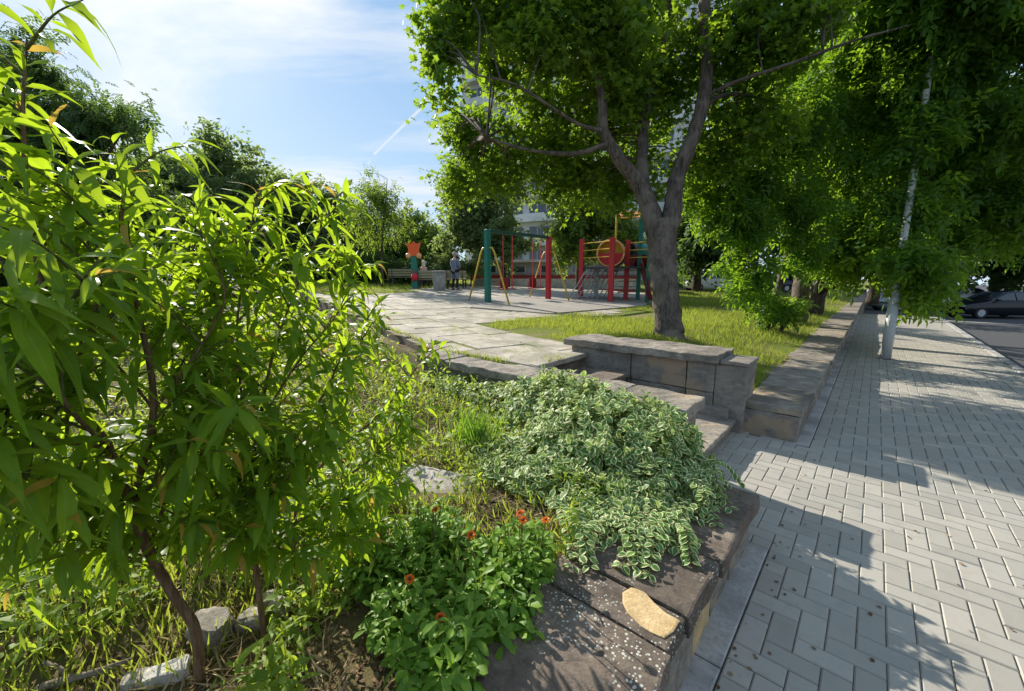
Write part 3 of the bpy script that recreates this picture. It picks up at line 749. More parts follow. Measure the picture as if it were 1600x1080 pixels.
mb.build('slide', M['dred'], cf)

# orange board with two round lobes on a teal post
b0 = B(648, 18.9); ob = thing('play_post', 'teal post topped with an orange board and two pale orange balls', 'play equipment', b0)
zb = A(648, 401, 18.9).z-b0.z
mb = MB(); mb.box((-.13, -.13, -.1), (.13, .13, zb), Matrix.Rotation(YAW, 3, 'Z'), bev=.02); mb.build('post', M['green'], ob)
mb = MB(); R = Matrix.Rotation(YAW, 3, 'Z')
pr = [(-.27, .02), (-.24, .3), (-.34, .62), (-.12, .56), (0, .68), (.12, .56), (.34, .62), (.24, .3), (.27, .02)]
n = len(pr); V = [R @ Vector((x, -.04, z+zb)) for x, z in pr]+[R @ Vector((x, .04, z+zb)) for x, z in pr]
mb.add([tuple(v) for v in V], [tuple(range(n)), tuple(range(n, 2*n))[::-1]]+[(i, i+n, (i+1) % n+n, (i+1) % n) for i in range(n)]); mb.build('board', M['orange'], ob)
for sg in (-1, 1):
    mb = MB(); c_ = R @ Vector((sg*.24, -.05, zb+.02)); mb.lathe([(.13*sin(a_), -.13*cos(a_)) for a_ in np.linspace(.05, pi-.05, 9)], c_, 12); mb.build('ball', M['peachp'], ob, smooth=True)

# benches and the litter bin
def bench(loc, rz, label):
    t_ = thing('park_bench', label, 'bench', loc, rz, 'park benches by the terrace edge')
    for nm, lo, hi, tilt in (('seat', (-.85, -.24, .42), (.85, .20, .46), 0), ('backrest', (-.85, .22, .50), (.85, .26, .86), -.15)):
        mb = MB(); n = 4 if nm == 'seat' else 3
        for i in range(n):
            if nm == 'seat': mb.box((-.85, -.24+i*.112, .42), (.85, -.24+i*.112+.095, .46), bev=.006)
            else: mb.box((-.85, .22+i*.02, .50+i*.125), (.85, .255+i*.02, .50+i*.125+.105), bev=.006)
        mb.build(nm, M['wood'], t_)
    for sg in (-.65, .65):
        mb = MB(); mb.box((sg-.03, -.22, 0), (sg+.03, -.17, .42)); mb.box((sg-.03, .15, 0), (sg+.03, .2, .42)); mb.box((sg-.03, -.17, .37), (sg+.03, .15, .42)); mb.tube([(sg, .26, .40), (sg, .29, .86)], .02, 6); mb.build('leg', M['darkm'], t_)
    return t_
bq = B(677, 19.2); b1 = bench(bq, YAW+.06+pi, 'wooden bench seen from behind with a person sitting at its left end')
bench(B(706, 20.2), YAW-.25+pi, 'wooden bench partly behind the litter bin beside the standing person')
bench(B(634, 21.5), YAW+.1+pi, 'faded wooden bench left of the teal play post near dark shrubs')
bn = thing('litter_bin', 'round ribbed concrete litter bin beside the bench', 'litter bin', B(686, 18.3))
mb = MB(); n = 36; V = []
for r_, z_ in ((.25, 0), (.27, .05), (.28, .78), (.25, .82)):
    for k in range(n): a_ = 2*pi*k/n; q = r_*(1 if k % 3 else .93) if .01 < z_ < .8 else r_; V.append((q*cos(a_), q*sin(a_), z_))
mb.add(V, [(i*n+k, i*n+(k+1) % n, (i+1)*n+(k+1) % n, (i+1)*n+k) for i in range(3) for k in range(n)]); mb.build('body', M['kerb'], bn)
mb = MB(); mb.lathe([(.25, .80), (.30, .81), (.30, .86), (.22, .87), (.21, .78)], seg=30); mb.build('rim', M['kerb'], bn)

# people
def skin_mesh(name, J, E_, mt, parent=None, sub=2):
    """J: joints (x,y,z,radius); E_: edges; a Skin modifier makes one continuous surface"""
    me = bpy.data.meshes.new(name); me.from_pydata([j[:3] for j in J], E_, []); o = link(name, me, parent); me.materials.append(mt)
    m_ = o.modifiers.new('skin', 'SKIN'); m_.use_smooth_shade = True; m_.use_x_symmetry = False
    for i, j in enumerate(J):
        r_ = j[3] if hasattr(j[3], '__len__') else (j[3], j[3]); me.skin_vertices[0].data[i].radius = r_
    me.skin_vertices[0].data[0].use_root = True
    s_ = o.modifiers.new('sub', 'SUBSURF'); s_.levels = sub; s_.render_levels = sub
    return o
def person(loc, rz, label, J, E_, cloth, hair, hands):
    t_ = thing('person', label, 'person', loc, rz)
    body = skin_mesh('body', J, E_, M['skin'], t_)
    for nm, idx, ed_, grow, mt in cloth:
        skin_mesh(nm, [(*J[i][:3], (J[i][3][0]+grow, J[i][3][1]+grow) if hasattr(J[i][3], '__len__') else J[i][3]+grow) for i in idx], [(idx.index(a), idx.index(b)) for a, b in ed_], mt, t_)
    for hx, hy, hz, dx, dy, dz in hands:       # palm with four fingers and a thumb
        d_ = Vector((dx, dy, dz)).normalized(); s_ = d_.cross(Vector((0, 1, .2))).normalized(); h0 = Vector((hx, hy, hz)); JJ = [(*h0, .022), (*(h0+d_*.05), .03), (*(h0+d_*.08), .028)]; EE = [(0, 1), (1, 2)]
        for q, (o_, l_) in enumerate(((-.027, .065), (-.009, .075), (.009, .07), (.027, .055))):
            b_ = h0+d_*.085+s_*o_; k_ = len(JJ); JJ += [(*b_, .009), (*(b_+d_*l_*.5+Vector((0, .006, 0))), .008), (*(b_+d_*l_+Vector((0, .02, 0))), .007)]; EE += [(2, k_), (k_, k_+1), (k_+1, k_+2)]
        b_ = h0+d_*.03-s_*.03; k_ = len(JJ); JJ += [(*b_, .011), (*(b_-s_*.02+d_*.035), .009)]; EE += [(1, k_), (k_, k_+1)]
        skin_mesh('hand', JJ, EE, M['skin'], t_, 1)
    # head with nose, ears and hair
    hp = Vector(hair[0]); mb = MB()
    def ell(c, r_, mbx, n1_=10, n2_=14, zmin=-1.):
        V = [(c[0]+r_[0]*sin(a_)*cos(b_), c[1]+r_[1]*sin(a_)*sin(b_), c[2]+r_[2]*cos(a_)) for a_ in np.linspace(.02, pi*(1-zmin*0)-.02 if zmin <= -1 else math.acos(zmin), n1_) for b_ in np.linspace(0, 2*pi, n2_, endpoint=False)]
        mbx.add(V, [(i*n2_+k, (i+1)*n2_+k, (i+1)*n2_+(k+1) % n2_, i*n2_+(k+1) % n2_) for i in range(n1_-1) for k in range(n2_)])
    ell(hp, (.078, .098, .118), mb); ell(hp+Vector((0, -.098, -.01)), (.014, .024, .026), mb, 6, 8); ell(hp+Vector((.08, 0, -.01)), (.01, .02, .03), mb, 6, 8); ell(hp+Vector((-.08, 0, -.01)), (.01, .02, .03), mb, 6, 8)
    ell(hp+Vector((0, -.088, -.055)), (.026, .012, .008), mb, 6, 8)
    mb.build('head', M['skin'], t_, smooth=True)
    for sg in (-1, 1): mb = MB(); ell(hp+Vector((sg*.03, -.088, .012)), (.012, .008, .007), mb, 6, 8); mb.build('eye', M['navy'], t_, smooth=True)
    mb = MB(); ell(hp+Vector((0, .018, .02)), (.09, .102, .115), mb, 10, 16, -.25)
    if hair[2]: ell(hp+Vector((0, .05, -.10)), (.085, .06, .16), mb)
    mb.build('hair', M[hair[1]], t_, smooth=True)
    return t_
# standing: hands together in front, one leg forward, facing away to the left
J = [(0, 0, .93, (.15, .11)), (0, 0, 1.12, (.13, .10)), (0, 0, 1.32, (.17, .11)), (0, 0, 1.43, .06), (0, 0, 1.50, .05),
     (.18, 0, 1.36, .055), (.25, -.03, 1.10, .045), (.14, -.22, 1.02, .034), (-.18, 0, 1.36, .055), (-.25, -.03, 1.10, .045), (-.12, -.22, 1.03, .034),
     (.09, 0, .85, .085), (.11, -.03, .48, .055), (.14, .06, .09, .037), (.14, -.06, .035, .035),
     (-.09, 0, .85, .085), (-.10, -.05, .48, .055), (-.09, -.02, .09, .037), (-.09, -.14, .035, .035)]
E1 = [(0, 1), (1, 2), (2, 3), (3, 4), (2, 5), (5, 6), (6, 7), (2, 8), (8, 9), (9, 10), (0, 11), (11, 12), (12, 13), (13, 14), (0, 15), (15, 16), (16, 17), (17, 18)]
cl1 = [('jacket', [1, 0, 2, 5, 6, 7, 8, 9, 10, 11, 15, 12, 16], [(0, 1), (1, 2), (2, 5), (5, 6), (6, 7), (2, 8), (8, 9), (9, 10), (0, 11), (0, 15), (11, 12), (15, 16)], .030, M['bluegrey']),
       ('trousers', [0, 11, 12, 13, 15, 16, 17], [(0, 11), (11, 12), (12, 13), (0, 15), (15, 16), (16, 17)], .014, M['navy']),
       ('shoe', [13, 14], [(13, 14)], .014, M['shoe']), ('shoe', [17, 18], [(17, 18)], .014, M['shoe'])]
person(B(711, 18.7), YAW+2.5, 'person in a grey-blue jacket and dark trousers standing beside the benches', J, E1, cl1, ((0, -.01, 1.60), 'hairgrey', 0), [(.13, -.24, 1.02, -.8, -.5, -.1), (-.11, -.24, 1.03, .8, -.5, -.1)])
# seated on the bench, back to the viewer (local y- is where the person looks)
J2 = [(0, .02, .53, (.15, .12)), (0, .06, .72, (.13, .10)), (0, .05, .93, (.16, .11)), (0, .03, 1.04, .055), (0, .02, 1.10, .05),
      (.17, .04, .96, .05), (.24, -.02, .74, .042), (.14, -.20, .62, .032), (-.17, .04, .96, .05), (-.24, -.02, .74, .042), (-.14, -.20, .62, .032),
      (.10, -.05, .53, .08), (.12, -.42, .50, .055), (.12, -.40, .09, .037), (.12, -.52, .035, .033), (-.10, -.05, .53, .08), (-.12, -.42, .50, .055), (-.12, -.44, .09, .037), (-.12, -.56, .035, .033)]
cl2 = [('jacket', [1, 0, 2, 5, 6, 7, 8, 9, 10], [(0, 1), (1, 2), (2, 5), (5, 6), (6, 7), (2, 8), (8, 9), (9, 10)], .02, M['navy']),
       ('trousers', [0, 11, 12, 13, 15, 16, 17], [(0, 11), (11, 12), (12, 13), (0, 15), (15, 16), (16, 17)], .014, M['navy']),
       ('shoe', [13, 14], [(13, 14)], .012, M['shoe']), ('shoe', [17, 18], [(17, 18)], .012, M['shoe'])]
pp = bq+Matrix.Rotation(YAW+.06, 3, 'Z') @ Vector((-.42, .02, 0))
person(pp, YAW+.06+pi, 'person in a dark jacket with pale hair sitting on the bench', J2, E1, cl2, ((0, .01, 1.20), 'hairblond', 1), [(.13, -.22, .615, -.6, -.7, -.2), (-.13, -.22, .615, .6, -.7, -.2)])
bg_ = thing('red_bag', 'small red bag hanging on the left end of the bench', 'bag', bq+Matrix.Rotation(YAW+.06, 3, 'Z') @ Vector((-.80, -.42, .38)), YAW)
mb = MB(); mb.lathe([(.05, 0), (.14, .04), (.16, .18), (.13, .30), (.05, .34)], seg=14); mb.build('bag_body', M['redcloth'], bg_, smooth=True)
mb = MB(); mb.tube([(-.09, 0, .3), (-.06, -.03, .46), (.06, -.03, .46), (.09, 0, .3)], .012, 6); mb.build('strap', M['redcloth'], bg_)

# ------------------------------------------------------------------ trees
def pxr(p, d): return p*d/F
def tree(name, label, cat, base, limbs, blobs, n, tmpl, size, seed, leafm, barkm, group=None, sub=45, sig=.28, twigs=0, tint=None, prune=None, shell=.55, upn=.75, wob=.22):
    """limbs: [(points, radii)], blobs: [(centre, radii, weight)], all in world space"""
    t_ = thing(name, label, 'tree', base, 0, group)
    cb_ = MB(); S = crown(cb_, blobs, n, tmpl, size, seed, sub, sig, shell=shell, tint=tint, prune=prune, upn=upn)
    tr = MB(); al = []
    for i, (pts, rad) in enumerate(limbs):
        sp = smooth_path(pts, 6); tr.tube([p-base for p in sp], lerp_list(rad, len(sp)), 12 if rad[0] > .05 else 6, wob=wob, seed=seed+i)
        al += list(sp[len(sp)//3:]) if i == 0 and len(limbs) > 1 else list(sp)
    if twigs:
        al_ = np.array([tuple(v) for v in al]); r_ = random.Random(seed)
        for s_ in r_.sample(list(map(tuple, S)), min(twigs, len(S))):
            s_ = np.array(s_); dd = ((al_-s_)**2).sum(1)+np.where(al_[:, 2] > s_[2], .6, 0.); a_ = Vector(al_[int(dd.argmin())]); b_ = Vector(s_)
            L_ = (b_-a_).length; m_ = a_.lerp(b_, .5)+Vector((r_.uniform(-.08, .08)*L_, r_.uniform(-.08, .08)*L_, .10*L_))
            sp = smooth_path([a_, m_, b_], 4); tr.tube([p-base for p in sp], lerp_list([.006+.007*L_, .003+.001*L_], len(sp)), 5)
    tr.build('trunk', barkm, t_, smooth=True)
    o = cb_.build('crown', leafm, t_); o.location = -Vector(base)
    return t_
def bl(x, y, d, rx, ry, rz=None, w=None):
    """a blob of leaves of rx x ry pixels' size at distance d"""
    rz = rz if rz is not None else (rx+ry)/2
    R_ = (pxr(rx, d)*.8+pxr(rz, d)*.2, pxr(rz, d)*.8+pxr(rx, d)*.2, pxr(ry, d))
    return (tuple(A(x, y, d)), R_, w if w else rx*ry)

# the big maple in the lawn
d0 = 6.84
tb = A(1046, 531, d0)
lim = [([A(1046, 540, d0), A(1044, 515, d0), A(1041, 470, d0), A(1036, 420, d0), A(1034, 375, d0), A(1030, 345, d0)], [.29, .235, .215, .22, .235, .20]),
       ([A(1040, 375, d0), A(1052, 325, d0), A(1056, 285, d0), A(1076, 230, d0-.1), A(1093, 180, d0-.15), A(1104, 120, d0-.2), A(1103, 60, d0-.2), A(1101, 0, d0-.2), A(1112, -80, d0-.1), A(1130, -200, d0)], [.16, .15, .13, .115, .105, .10, .095, .09, .07, .04]),
       ([A(1030, 380, d0), A(1014, 325, d0), A(997, 288, d0), A(965, 245, d0-.2), A(944, 205, d0-.3), A(940, 150, d0-.4), A(925, 70, d0-.5), A(900, -60, d0-.6)], [.16, .145, .125, .10, .08, .065, .05, .03]),
       ([A(1028, 350, d0+.1), A(1008, 290, d0+.2), A(1004, 240, d0+.3), A(1008, 180, d0+.4), A(1025, 110, d0+.4), A(1040, 40, d0+.4), A(1050, -80, d0+.4)], [.12, .10, .09, .08, .07, .06, .04]),
       ([A(944, 205, d0-.3), A(905, 195, d0-.6), A(850, 160, d0-.9), A(800, 130, d0-1.1), A(745, 118, d0-1.3)], [.04, .03, .022, .016, .01]),
       ([A(950, 225, d0-.3), A(900, 240, d0-.2), A(830, 235, d0-.1), A(760, 215, d0)], [.05, .04, .03, .015]),
       ([A(1104, 150, d0-.2), A(1150, 128, d0-.5), A(1240, 98, d0-1), A(1330, 65, d0-1.4), A(1420, 40, d0-1.8)], [.04, .032, .025, .018, .01]),
       ([A(1095, 175, d0-.2), A(1125, 150, d0), A(1170, 150, d0+.2), A(1220, 165, d0+.4)], [.045, .035, .03, .015])]
mbl = [bl(705, 25, 6.3, 48, 60), bl(690, 80, 6.2, 30, 25, w=600), bl(728, 212, 9.0, 52, 42, w=3200), bl(690, 150, 6.1, 25, 20, w=300), bl(770, 262, 9.4, 72, 42, w=4200), bl(712, 285, 10., 34, 34, w=1900), bl(770, 20, 6.4, 60, 35, w=1900),
       bl(835, 45, 6.0, 60, 60), bl(860, 140, 7.6, 70, 50, w=3400), bl(800, 178, 8.4, 46, 26, w=1100), bl(850, 240, 8.8, 76, 50), bl(895, 285, 9.2, 66, 38, w=3800), bl(950, 40, 6.2, 90, 80), bl(950, 150, 7.2, 70, 60), bl(1010, 120, 7.6, 70, 90),
       bl(980, 300, 8.2, 60, 50), bl(1090, 250, 8.0, 60, 60), bl(1150, 60, 6.8, 80, 80), bl(1060, 10, 7.6, 30, 80, w=900), bl(1170, 190, 7.4, 70, 60), bl(880, -90, 6.0, 170, 80), bl(1060, -130, 6.5, 160, 80), bl(1240, 30, 6.2, 80, 60)]
def to_px(p):
    v = (p[0], p[1], p[2]-EYE); c = [sum(v[i]*k[i] for i in range(3)) for k in (rt, up, fw)]
    return CX+F*c[0]/c[2], CY-F*c[1]/c[2]
def above(lim):                     # keeps a crown clear of the head room under it, a ragged lower edge
    r_ = random.Random(5)
    def f(p):
        x, y = to_px(p); return y < np.interp(x, [q[0] for q in lim], [q[1] for q in lim])+r_.uniform(-14, 6)
    return f
tree('maple_tree', 'big forked maple with a thick grey trunk on the lawn behind the stair wall', 'maple', tb, lim, mbl+[bl(775, 95, 7.6, 44, 40, w=2000), bl(960, 250, 8.6, 60, 40, w=2200), bl(1010, 60, 8.2, 60, 60, w=2500), bl(900, 200, 8., 60, 50, w=2200), bl(1000, 200, 8.4, 50, 50, w=1800)], 50000, T_STAR, .14, 11, M['maple'], M['bark'], sub=34, sig=.17, twigs=170, prune=above([(600, 330), (740, 322), (860, 330), (950, 335), (1050, 330), (1200, 330)]))

# street trees along the low wall
T1 = B(1205, 9.3); T1.z = terr(T1.x, T1.y)-.05
tree('street_tree', 'slender bent young tree with bright leaves low on its stem at the lawn edge', 'tree', T1,
     [([T1, A(1203, 490, 9.3), A(1212, 465, 9.3), A(1221, 430, 9.3), A(1233, 392, 9.3), A(1238, 330, 9.2), A(1250, 250, 9.0), A(1262, 150, 8.8), A(1270, 60, 8.6)], [.11, .09, .08, .085, .08, .07, .06, .05, .03]),
      ([A(1221, 430, 9.3), A(1195, 405, 9.2), A(1160, 385, 9.0), A(1120, 340, 8.8)], [.035, .03, .02, .01]),
      ([A(1233, 392, 9.3), A(1265, 350, 9.0), A(1300, 300, 8.8)], [.03, .025, .015])],
     [bl(1130, 290, 8.6, 55, 45), bl(1165, 350, 8.4, 56, 40), bl(1130, 335, 8.9, 45, 40), bl(1190, 260, 8.6, 70, 60), bl(1250, 330, 8.4, 60, 50), bl(1160, 425, 8.6, 42, 18, w=900), bl(1140, 455, 8.3, 26, 10, w=350), bl(1240, 400, 8.8, 40, 20, w=600), bl(1230, 180, 8.4, 80, 60), bl(1185, 480, 9.1, 28, 16, w=500), bl(1225, 492, 9.1, 25, 14, w=400), bl(1110, 250, 9.2, 40, 40)],
     8500, T_ASH, .20, 21, M['ash'], M['bark'], 'street trees in a row along the low wall', twigs=50, sig=.16, prune=above([(1040, 400), (1100, 470), (1190, 480), (1240, 500), (1250, 440), (1290, 425), (1340, 440), (1385, 440), (1420, 470), (1450, 480), (1500, 440), (1600, 430)]))
T2 = B(1250, 10.6); T2.z = terr(T2.x, T2.y)-.05
tree('street_tree', 'street tree with a stout tan lower trunk just behind the slender bent tree', 'tree', T2,
     [([T2, A(1250, 478, 10.6), A(1251, 455, 10.6), A(1254, 400, 10.6), A(1268, 300, 10.4), A(1290, 180, 10), A(1300, 60, 9.8)], [.24, .21, .19, .14, .12, .09, .05]),
      ([A(1262, 330, 10.5), A(1320, 240, 9.6), A(1400, 180, 8.6), A(1480, 130, 7.8)], [.09, .07, .05, .02])],
     [bl(1300, 130, 9.5, 90, 90), bl(1330, 250, 8.8, 80, 70), bl(1290, 380, 9.2, 50, 36, w=1500), bl(1400, 90, 8.2, 100, 80), bl(1310, 400, 9.4, 40, 22, w=600), bl(1445, 105, 7.5, 46, 50, w=4500), bl(1428, 215, 7.5, 34, 36, w=2600), bl(1412, 310, 7.6, 26, 22, w=1000), bl(1370, 330, 8.4, 70, 50), bl(1180, 100, 10.5, 80, 80)],
     11000, T_ASH, .24, 22, M['ash'], M['bark'], 'street trees in a row along the low wall', twigs=60, sig=.20, prune=above([(1040, 400), (1100, 470), (1190, 480), (1240, 500), (1250, 440), (1290, 425), (1340, 440), (1385, 440), (1420, 470), (1450, 480), (1500, 440), (1600, 430)]))
T3 = B(1279, 13.); T3.z = terr(T3.x, T3.y)-.05
tree('street_tree', 'dark straight street tree rising behind the tan trunk', 'tree', T3,
     [([T3, A(1279, 460, 13), A(1281, 400, 13), A(1290, 300, 12.8), A(1300, 180, 12.4), A(1320, 60, 12)], [.22, .19, .18, .15, .11, .06])],
     [bl(1390, 400, 9.0, 62, 36, w=2600), bl(1440, 430, 8.6, 48, 28, w=1700), bl(1460, 340, 9.2, 90, 60), bl(1350, 200, 11, 90, 80), bl(1480, 230, 9, 100, 70), bl(1330, 400, 9.6, 40, 24, w=600), bl(1430, 400, 7.5, 34, 24, w=1200), bl(1450, 440, 7.6, 30, 20, w=900), bl(1560, 300, 8.6, 80, 60), bl(1420, 462, 8.3, 26, 14, w=400)],
     9000, T_ASH, .25, 23, M['ash'], M['darkbark'], 'street trees in a row along the low wall', twigs=60, sig=.20, prune=above([(1040, 400), (1100, 470), (1190, 480), (1240, 500), (1250, 440), (1290, 425), (1340, 440), (1385, 440), (1420, 470), (1450, 480), (1500, 440), (1600, 430)]))
T4 = B(1368, 19.); T4.z = .35
tree('street_tree', 'farthest dark street tree at the far end of the low wall', 'tree', T4,
     [([T4, A(1368, 440, 19), A(1370, 380, 19), A(1380, 300, 18.5), A(1385, 180, 18)], [.25, .22, .19, .15, .08])],
     [bl(1370, 300, 17, 110, 70), bl(1440, 200, 15, 120, 90), bl(1330, 400, 17, 60, 26, w=1500), bl(1450, 400, 17, 60, 30, w=1500), bl(1250, 250, 17, 90, 90)],
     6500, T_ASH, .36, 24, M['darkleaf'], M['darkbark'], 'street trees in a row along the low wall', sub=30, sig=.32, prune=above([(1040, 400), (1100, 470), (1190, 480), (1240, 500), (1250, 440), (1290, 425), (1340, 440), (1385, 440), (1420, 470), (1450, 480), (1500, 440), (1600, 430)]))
T5 = Vector((4.2, 7.5, -.14))
tree('street_tree', 'tall kerbside tree whose dark boughs hang over the road from the right', 'tree', T5,
     [([T5, T5+Vector((0, 0, 1.5)), T5+Vector((-.1, .2, 3.5)), A(1560, 40, 7.4)], [.25, .2, .16, .08]), ([T5+Vector((0, 0, 2.6)), A(1600, 200, 7.6), A(1520, 120, 7.5)], [.1, .06, .02])],
     [bl(1530, 60, 7.2, 110, 80), bl(1590, 180, 7.4, 80, 70), bl(1480, -40, 6.8, 150, 70), bl(1620, 330, 8.5, 60, 60), bl(1400, -30, 7.0, 110, 60)],
     11000, T_ASH, .24, 25, M['ash'], M['darkbark'], twigs=40, sig=.22)

# trees across the road and far down the street: dark and dense
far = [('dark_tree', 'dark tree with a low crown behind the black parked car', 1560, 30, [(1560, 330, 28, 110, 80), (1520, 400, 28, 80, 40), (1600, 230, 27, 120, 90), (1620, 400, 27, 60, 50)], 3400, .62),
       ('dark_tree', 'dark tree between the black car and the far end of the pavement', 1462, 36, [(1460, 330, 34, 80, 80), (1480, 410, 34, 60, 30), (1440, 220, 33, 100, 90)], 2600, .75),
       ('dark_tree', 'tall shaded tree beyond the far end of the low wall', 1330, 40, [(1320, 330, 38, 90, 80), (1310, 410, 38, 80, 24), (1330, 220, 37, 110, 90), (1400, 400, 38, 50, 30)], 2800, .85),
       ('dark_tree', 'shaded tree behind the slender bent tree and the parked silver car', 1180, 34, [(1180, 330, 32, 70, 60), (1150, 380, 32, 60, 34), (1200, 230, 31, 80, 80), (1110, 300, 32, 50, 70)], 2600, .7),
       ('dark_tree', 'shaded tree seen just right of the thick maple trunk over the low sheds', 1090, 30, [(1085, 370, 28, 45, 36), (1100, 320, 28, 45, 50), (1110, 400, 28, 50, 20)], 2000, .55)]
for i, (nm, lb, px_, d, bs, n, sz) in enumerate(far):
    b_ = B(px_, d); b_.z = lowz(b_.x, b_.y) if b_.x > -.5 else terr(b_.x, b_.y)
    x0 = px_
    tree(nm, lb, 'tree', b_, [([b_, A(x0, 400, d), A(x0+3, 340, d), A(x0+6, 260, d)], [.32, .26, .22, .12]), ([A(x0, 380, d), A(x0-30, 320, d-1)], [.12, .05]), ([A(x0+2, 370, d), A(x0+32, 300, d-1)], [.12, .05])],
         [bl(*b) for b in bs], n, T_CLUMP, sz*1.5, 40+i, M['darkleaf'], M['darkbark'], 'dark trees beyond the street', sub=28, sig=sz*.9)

# trees behind the terrace, left to right
def left_tree(nm, lb, px_, d, bs, n, sz, mt, seed, tm=T_CLUMP, ybase=None, trunk=.2, top=None, sub=26, twigs=0, sig=None, tint=None):
    b_ = B(px_, d); yt = top or min(b[1] for b in bs)
    tree(nm, lb, 'tree', b_, [([b_, A(px_, (YH+yt)/2+20, d), A(px_+4, (YH+yt)/2-10, d), A(px_+8, yt+10, d)], [trunk, trunk*.8, trunk*.6, trunk*.15])]+
         [([A(px_+k_, (YH+yt)/2+20, d), A((px_+b[0])/2, (b[1]+YH)/2-15, d-.3), A(b[0], b[1], b[2])], [trunk*.5, trunk*.35, trunk*.1]) for k_, b in enumerate(bs[:4])],
         [bl(*b) for b in bs], n, tm, sz, seed, M[mt], M['darkbark'], 'trees behind the terrace', sub=sub, sig=sig or sz*.8, twigs=twigs, tint=tint)
left_tree('locust_tree', 'tallest dark locust tree with feathery leaves behind the tip of the young peach tree', 40, 13, [(60, 110, 13, 55, 45), (130, 190, 13, 75, 45), (20, 210, 13, 90, 80), (200, 195, 12.6, 45, 22, 20, 700), (120, 280, 13, 110, 60), (-60, 160, 13, 80, 110), (60, 360, 13, 120, 50), (230, 320, 13.5, 60, 40), (15, 130, 12.8, 30, 20, 20, 300)], 8500, .42, 'darkleaf', 60, T_ROB, sub=30, twigs=60, sig=.35)
left_tree('broadleaf_tree', 'rounded grey-green tree right of the dark locust tree', 345, 27, [(340, 260, 27, 75, 42), (300, 300, 27, 60, 40), (400, 300, 27, 55, 34), (345, 350, 27, 100, 50), (270, 370, 26, 60, 50)], 5200, .62, 'farleaf', 61)
left_tree('broadleaf_tree', 'dark narrow tree between the rounded grey-green tree and the young yellowish tree', 478, 29, [(478, 310, 29, 34, 30), (470, 350, 29, 50, 36), (500, 390, 29, 50, 34), (445, 300, 30, 24, 18, 20, 500), (430, 390, 28, 50, 40)], 3400, .58, 'farleaf', 62)
left_tree('broadleaf_tree', 'dense tree filling the gap right of the dark locust tree', 255, 23, [(235, 265, 23, 44, 34), (275, 290, 23, 44, 36), (250, 340, 23, 70, 40), (200, 300, 22, 40, 36)], 3600, .5, 'farleaf', 67)
left_tree('broadleaf_tree', 'low tree between the dark narrow tree and the young yellowish tree', 540, 28, [(540, 350, 28, 34, 26), (530, 390, 28, 40, 26), (565, 375, 28, 34, 26), (515, 320, 28, 22, 18)], 2400, .5, 'farleaf', 68)
left_tree('young_tree', 'young thin-stemmed tree with yellowish leaves on the strip of bright grass', 597, 19, [(578, 305, 19, 34, 26), (600, 320, 19, 34, 26), (570, 345, 19, 30, 26), (590, 375, 19, 24, 16), (580, 275, 19, 17, 12, 10, 250), (618, 345, 19, 22, 20, 15, 250)], 1500, .24, 'paleleaf', 63, T_ASH, trunk=.07, top=270, sub=18, sig=.3, twigs=25)
left_tree('broadleaf_tree', 'low bushy tree directly behind the orange play post', 640, 26, [(630, 385, 26, 46, 32), (665, 375, 26, 40, 30), (640, 350, 27, 40, 20), (610, 400, 26, 40, 22), (690, 400, 25, 30, 26), (560, 395, 27, 50, 30)], 4200, .45, 'paleleaf', 64, tint=(0, .6))
left_tree('broadleaf_tree', 'tall dark tree behind the teal swing post', 790, 23, [(740, 310, 22, 50, 40), (715, 350, 22, 36, 36), (760, 370, 22, 60, 34), (790, 290, 22, 40, 46), (720, 280, 22, 26, 26), (800, 385, 22, 30, 20, 20, 500)], 5600, .40, 'farleaf', 65, trunk=.26)
left_tree('broadleaf_tree', 'light green tree behind the climbing tower left of the maple trunk', 905, 22, [(900, 340, 21, 44, 36), (880, 385, 21, 28, 26), (940, 350, 21, 46, 40), (985, 385, 21, 34, 30), (925, 300, 21, 50, 30), (910, 395, 21, 20, 14)], 4600, .38, 'paleleaf', 66, trunk=.2, tint=(0, .8))

# hedges and shrubs
def shrub(nm, lb, px_, d, bs, n, sz, mt, seed, tm=T_CLUMP, cat='shrub', group=None):
    b_ = B(px_, d); t_ = thing(nm, lb, cat, b_, 0, group); mb = MB()
    crown(mb, [bl(*b) for b in bs], n, tm, sz, seed, 24, sz*.8); o = mb.build('foliage', M[mt], t_); o.location = -b_
    for b in bs[:6]:
        mb = MB(); c_ = A(*b[:3]); g_ = B(b[0], b[2]); mb.tube([g_-b_, (g_.lerp(c_, .5)+Vector((.1, 0, 0)))-b_, c_-b_], [.05, .035, .015], 6)
        mb.build('stem', M['darkbark'], t_)
    return t_
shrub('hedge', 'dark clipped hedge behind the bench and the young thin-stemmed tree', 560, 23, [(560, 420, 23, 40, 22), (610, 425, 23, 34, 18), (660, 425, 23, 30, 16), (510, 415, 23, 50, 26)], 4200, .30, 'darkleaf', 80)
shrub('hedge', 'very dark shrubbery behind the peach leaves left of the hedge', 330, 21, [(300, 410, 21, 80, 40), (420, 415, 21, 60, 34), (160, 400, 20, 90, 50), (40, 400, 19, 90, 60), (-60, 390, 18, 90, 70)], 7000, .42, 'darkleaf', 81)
shrub('flower_shrub', 'round shrub behind the standing person', 705, 22.5, [(700, 415, 22.5, 26, 20), (735, 420, 22.5, 22, 14)], 1200, .25, 'farleaf', 82)
shrub('low_shrub', 'glossy shrub crowding the foot of the slender bent tree', 1215, 8.9, [(1190, 470, 8.9, 26, 16), (1228, 480, 8.9, 20, 14), (1205, 495, 8.8, 24, 8)], 900, .13, 'ash', 83, T_ASH)

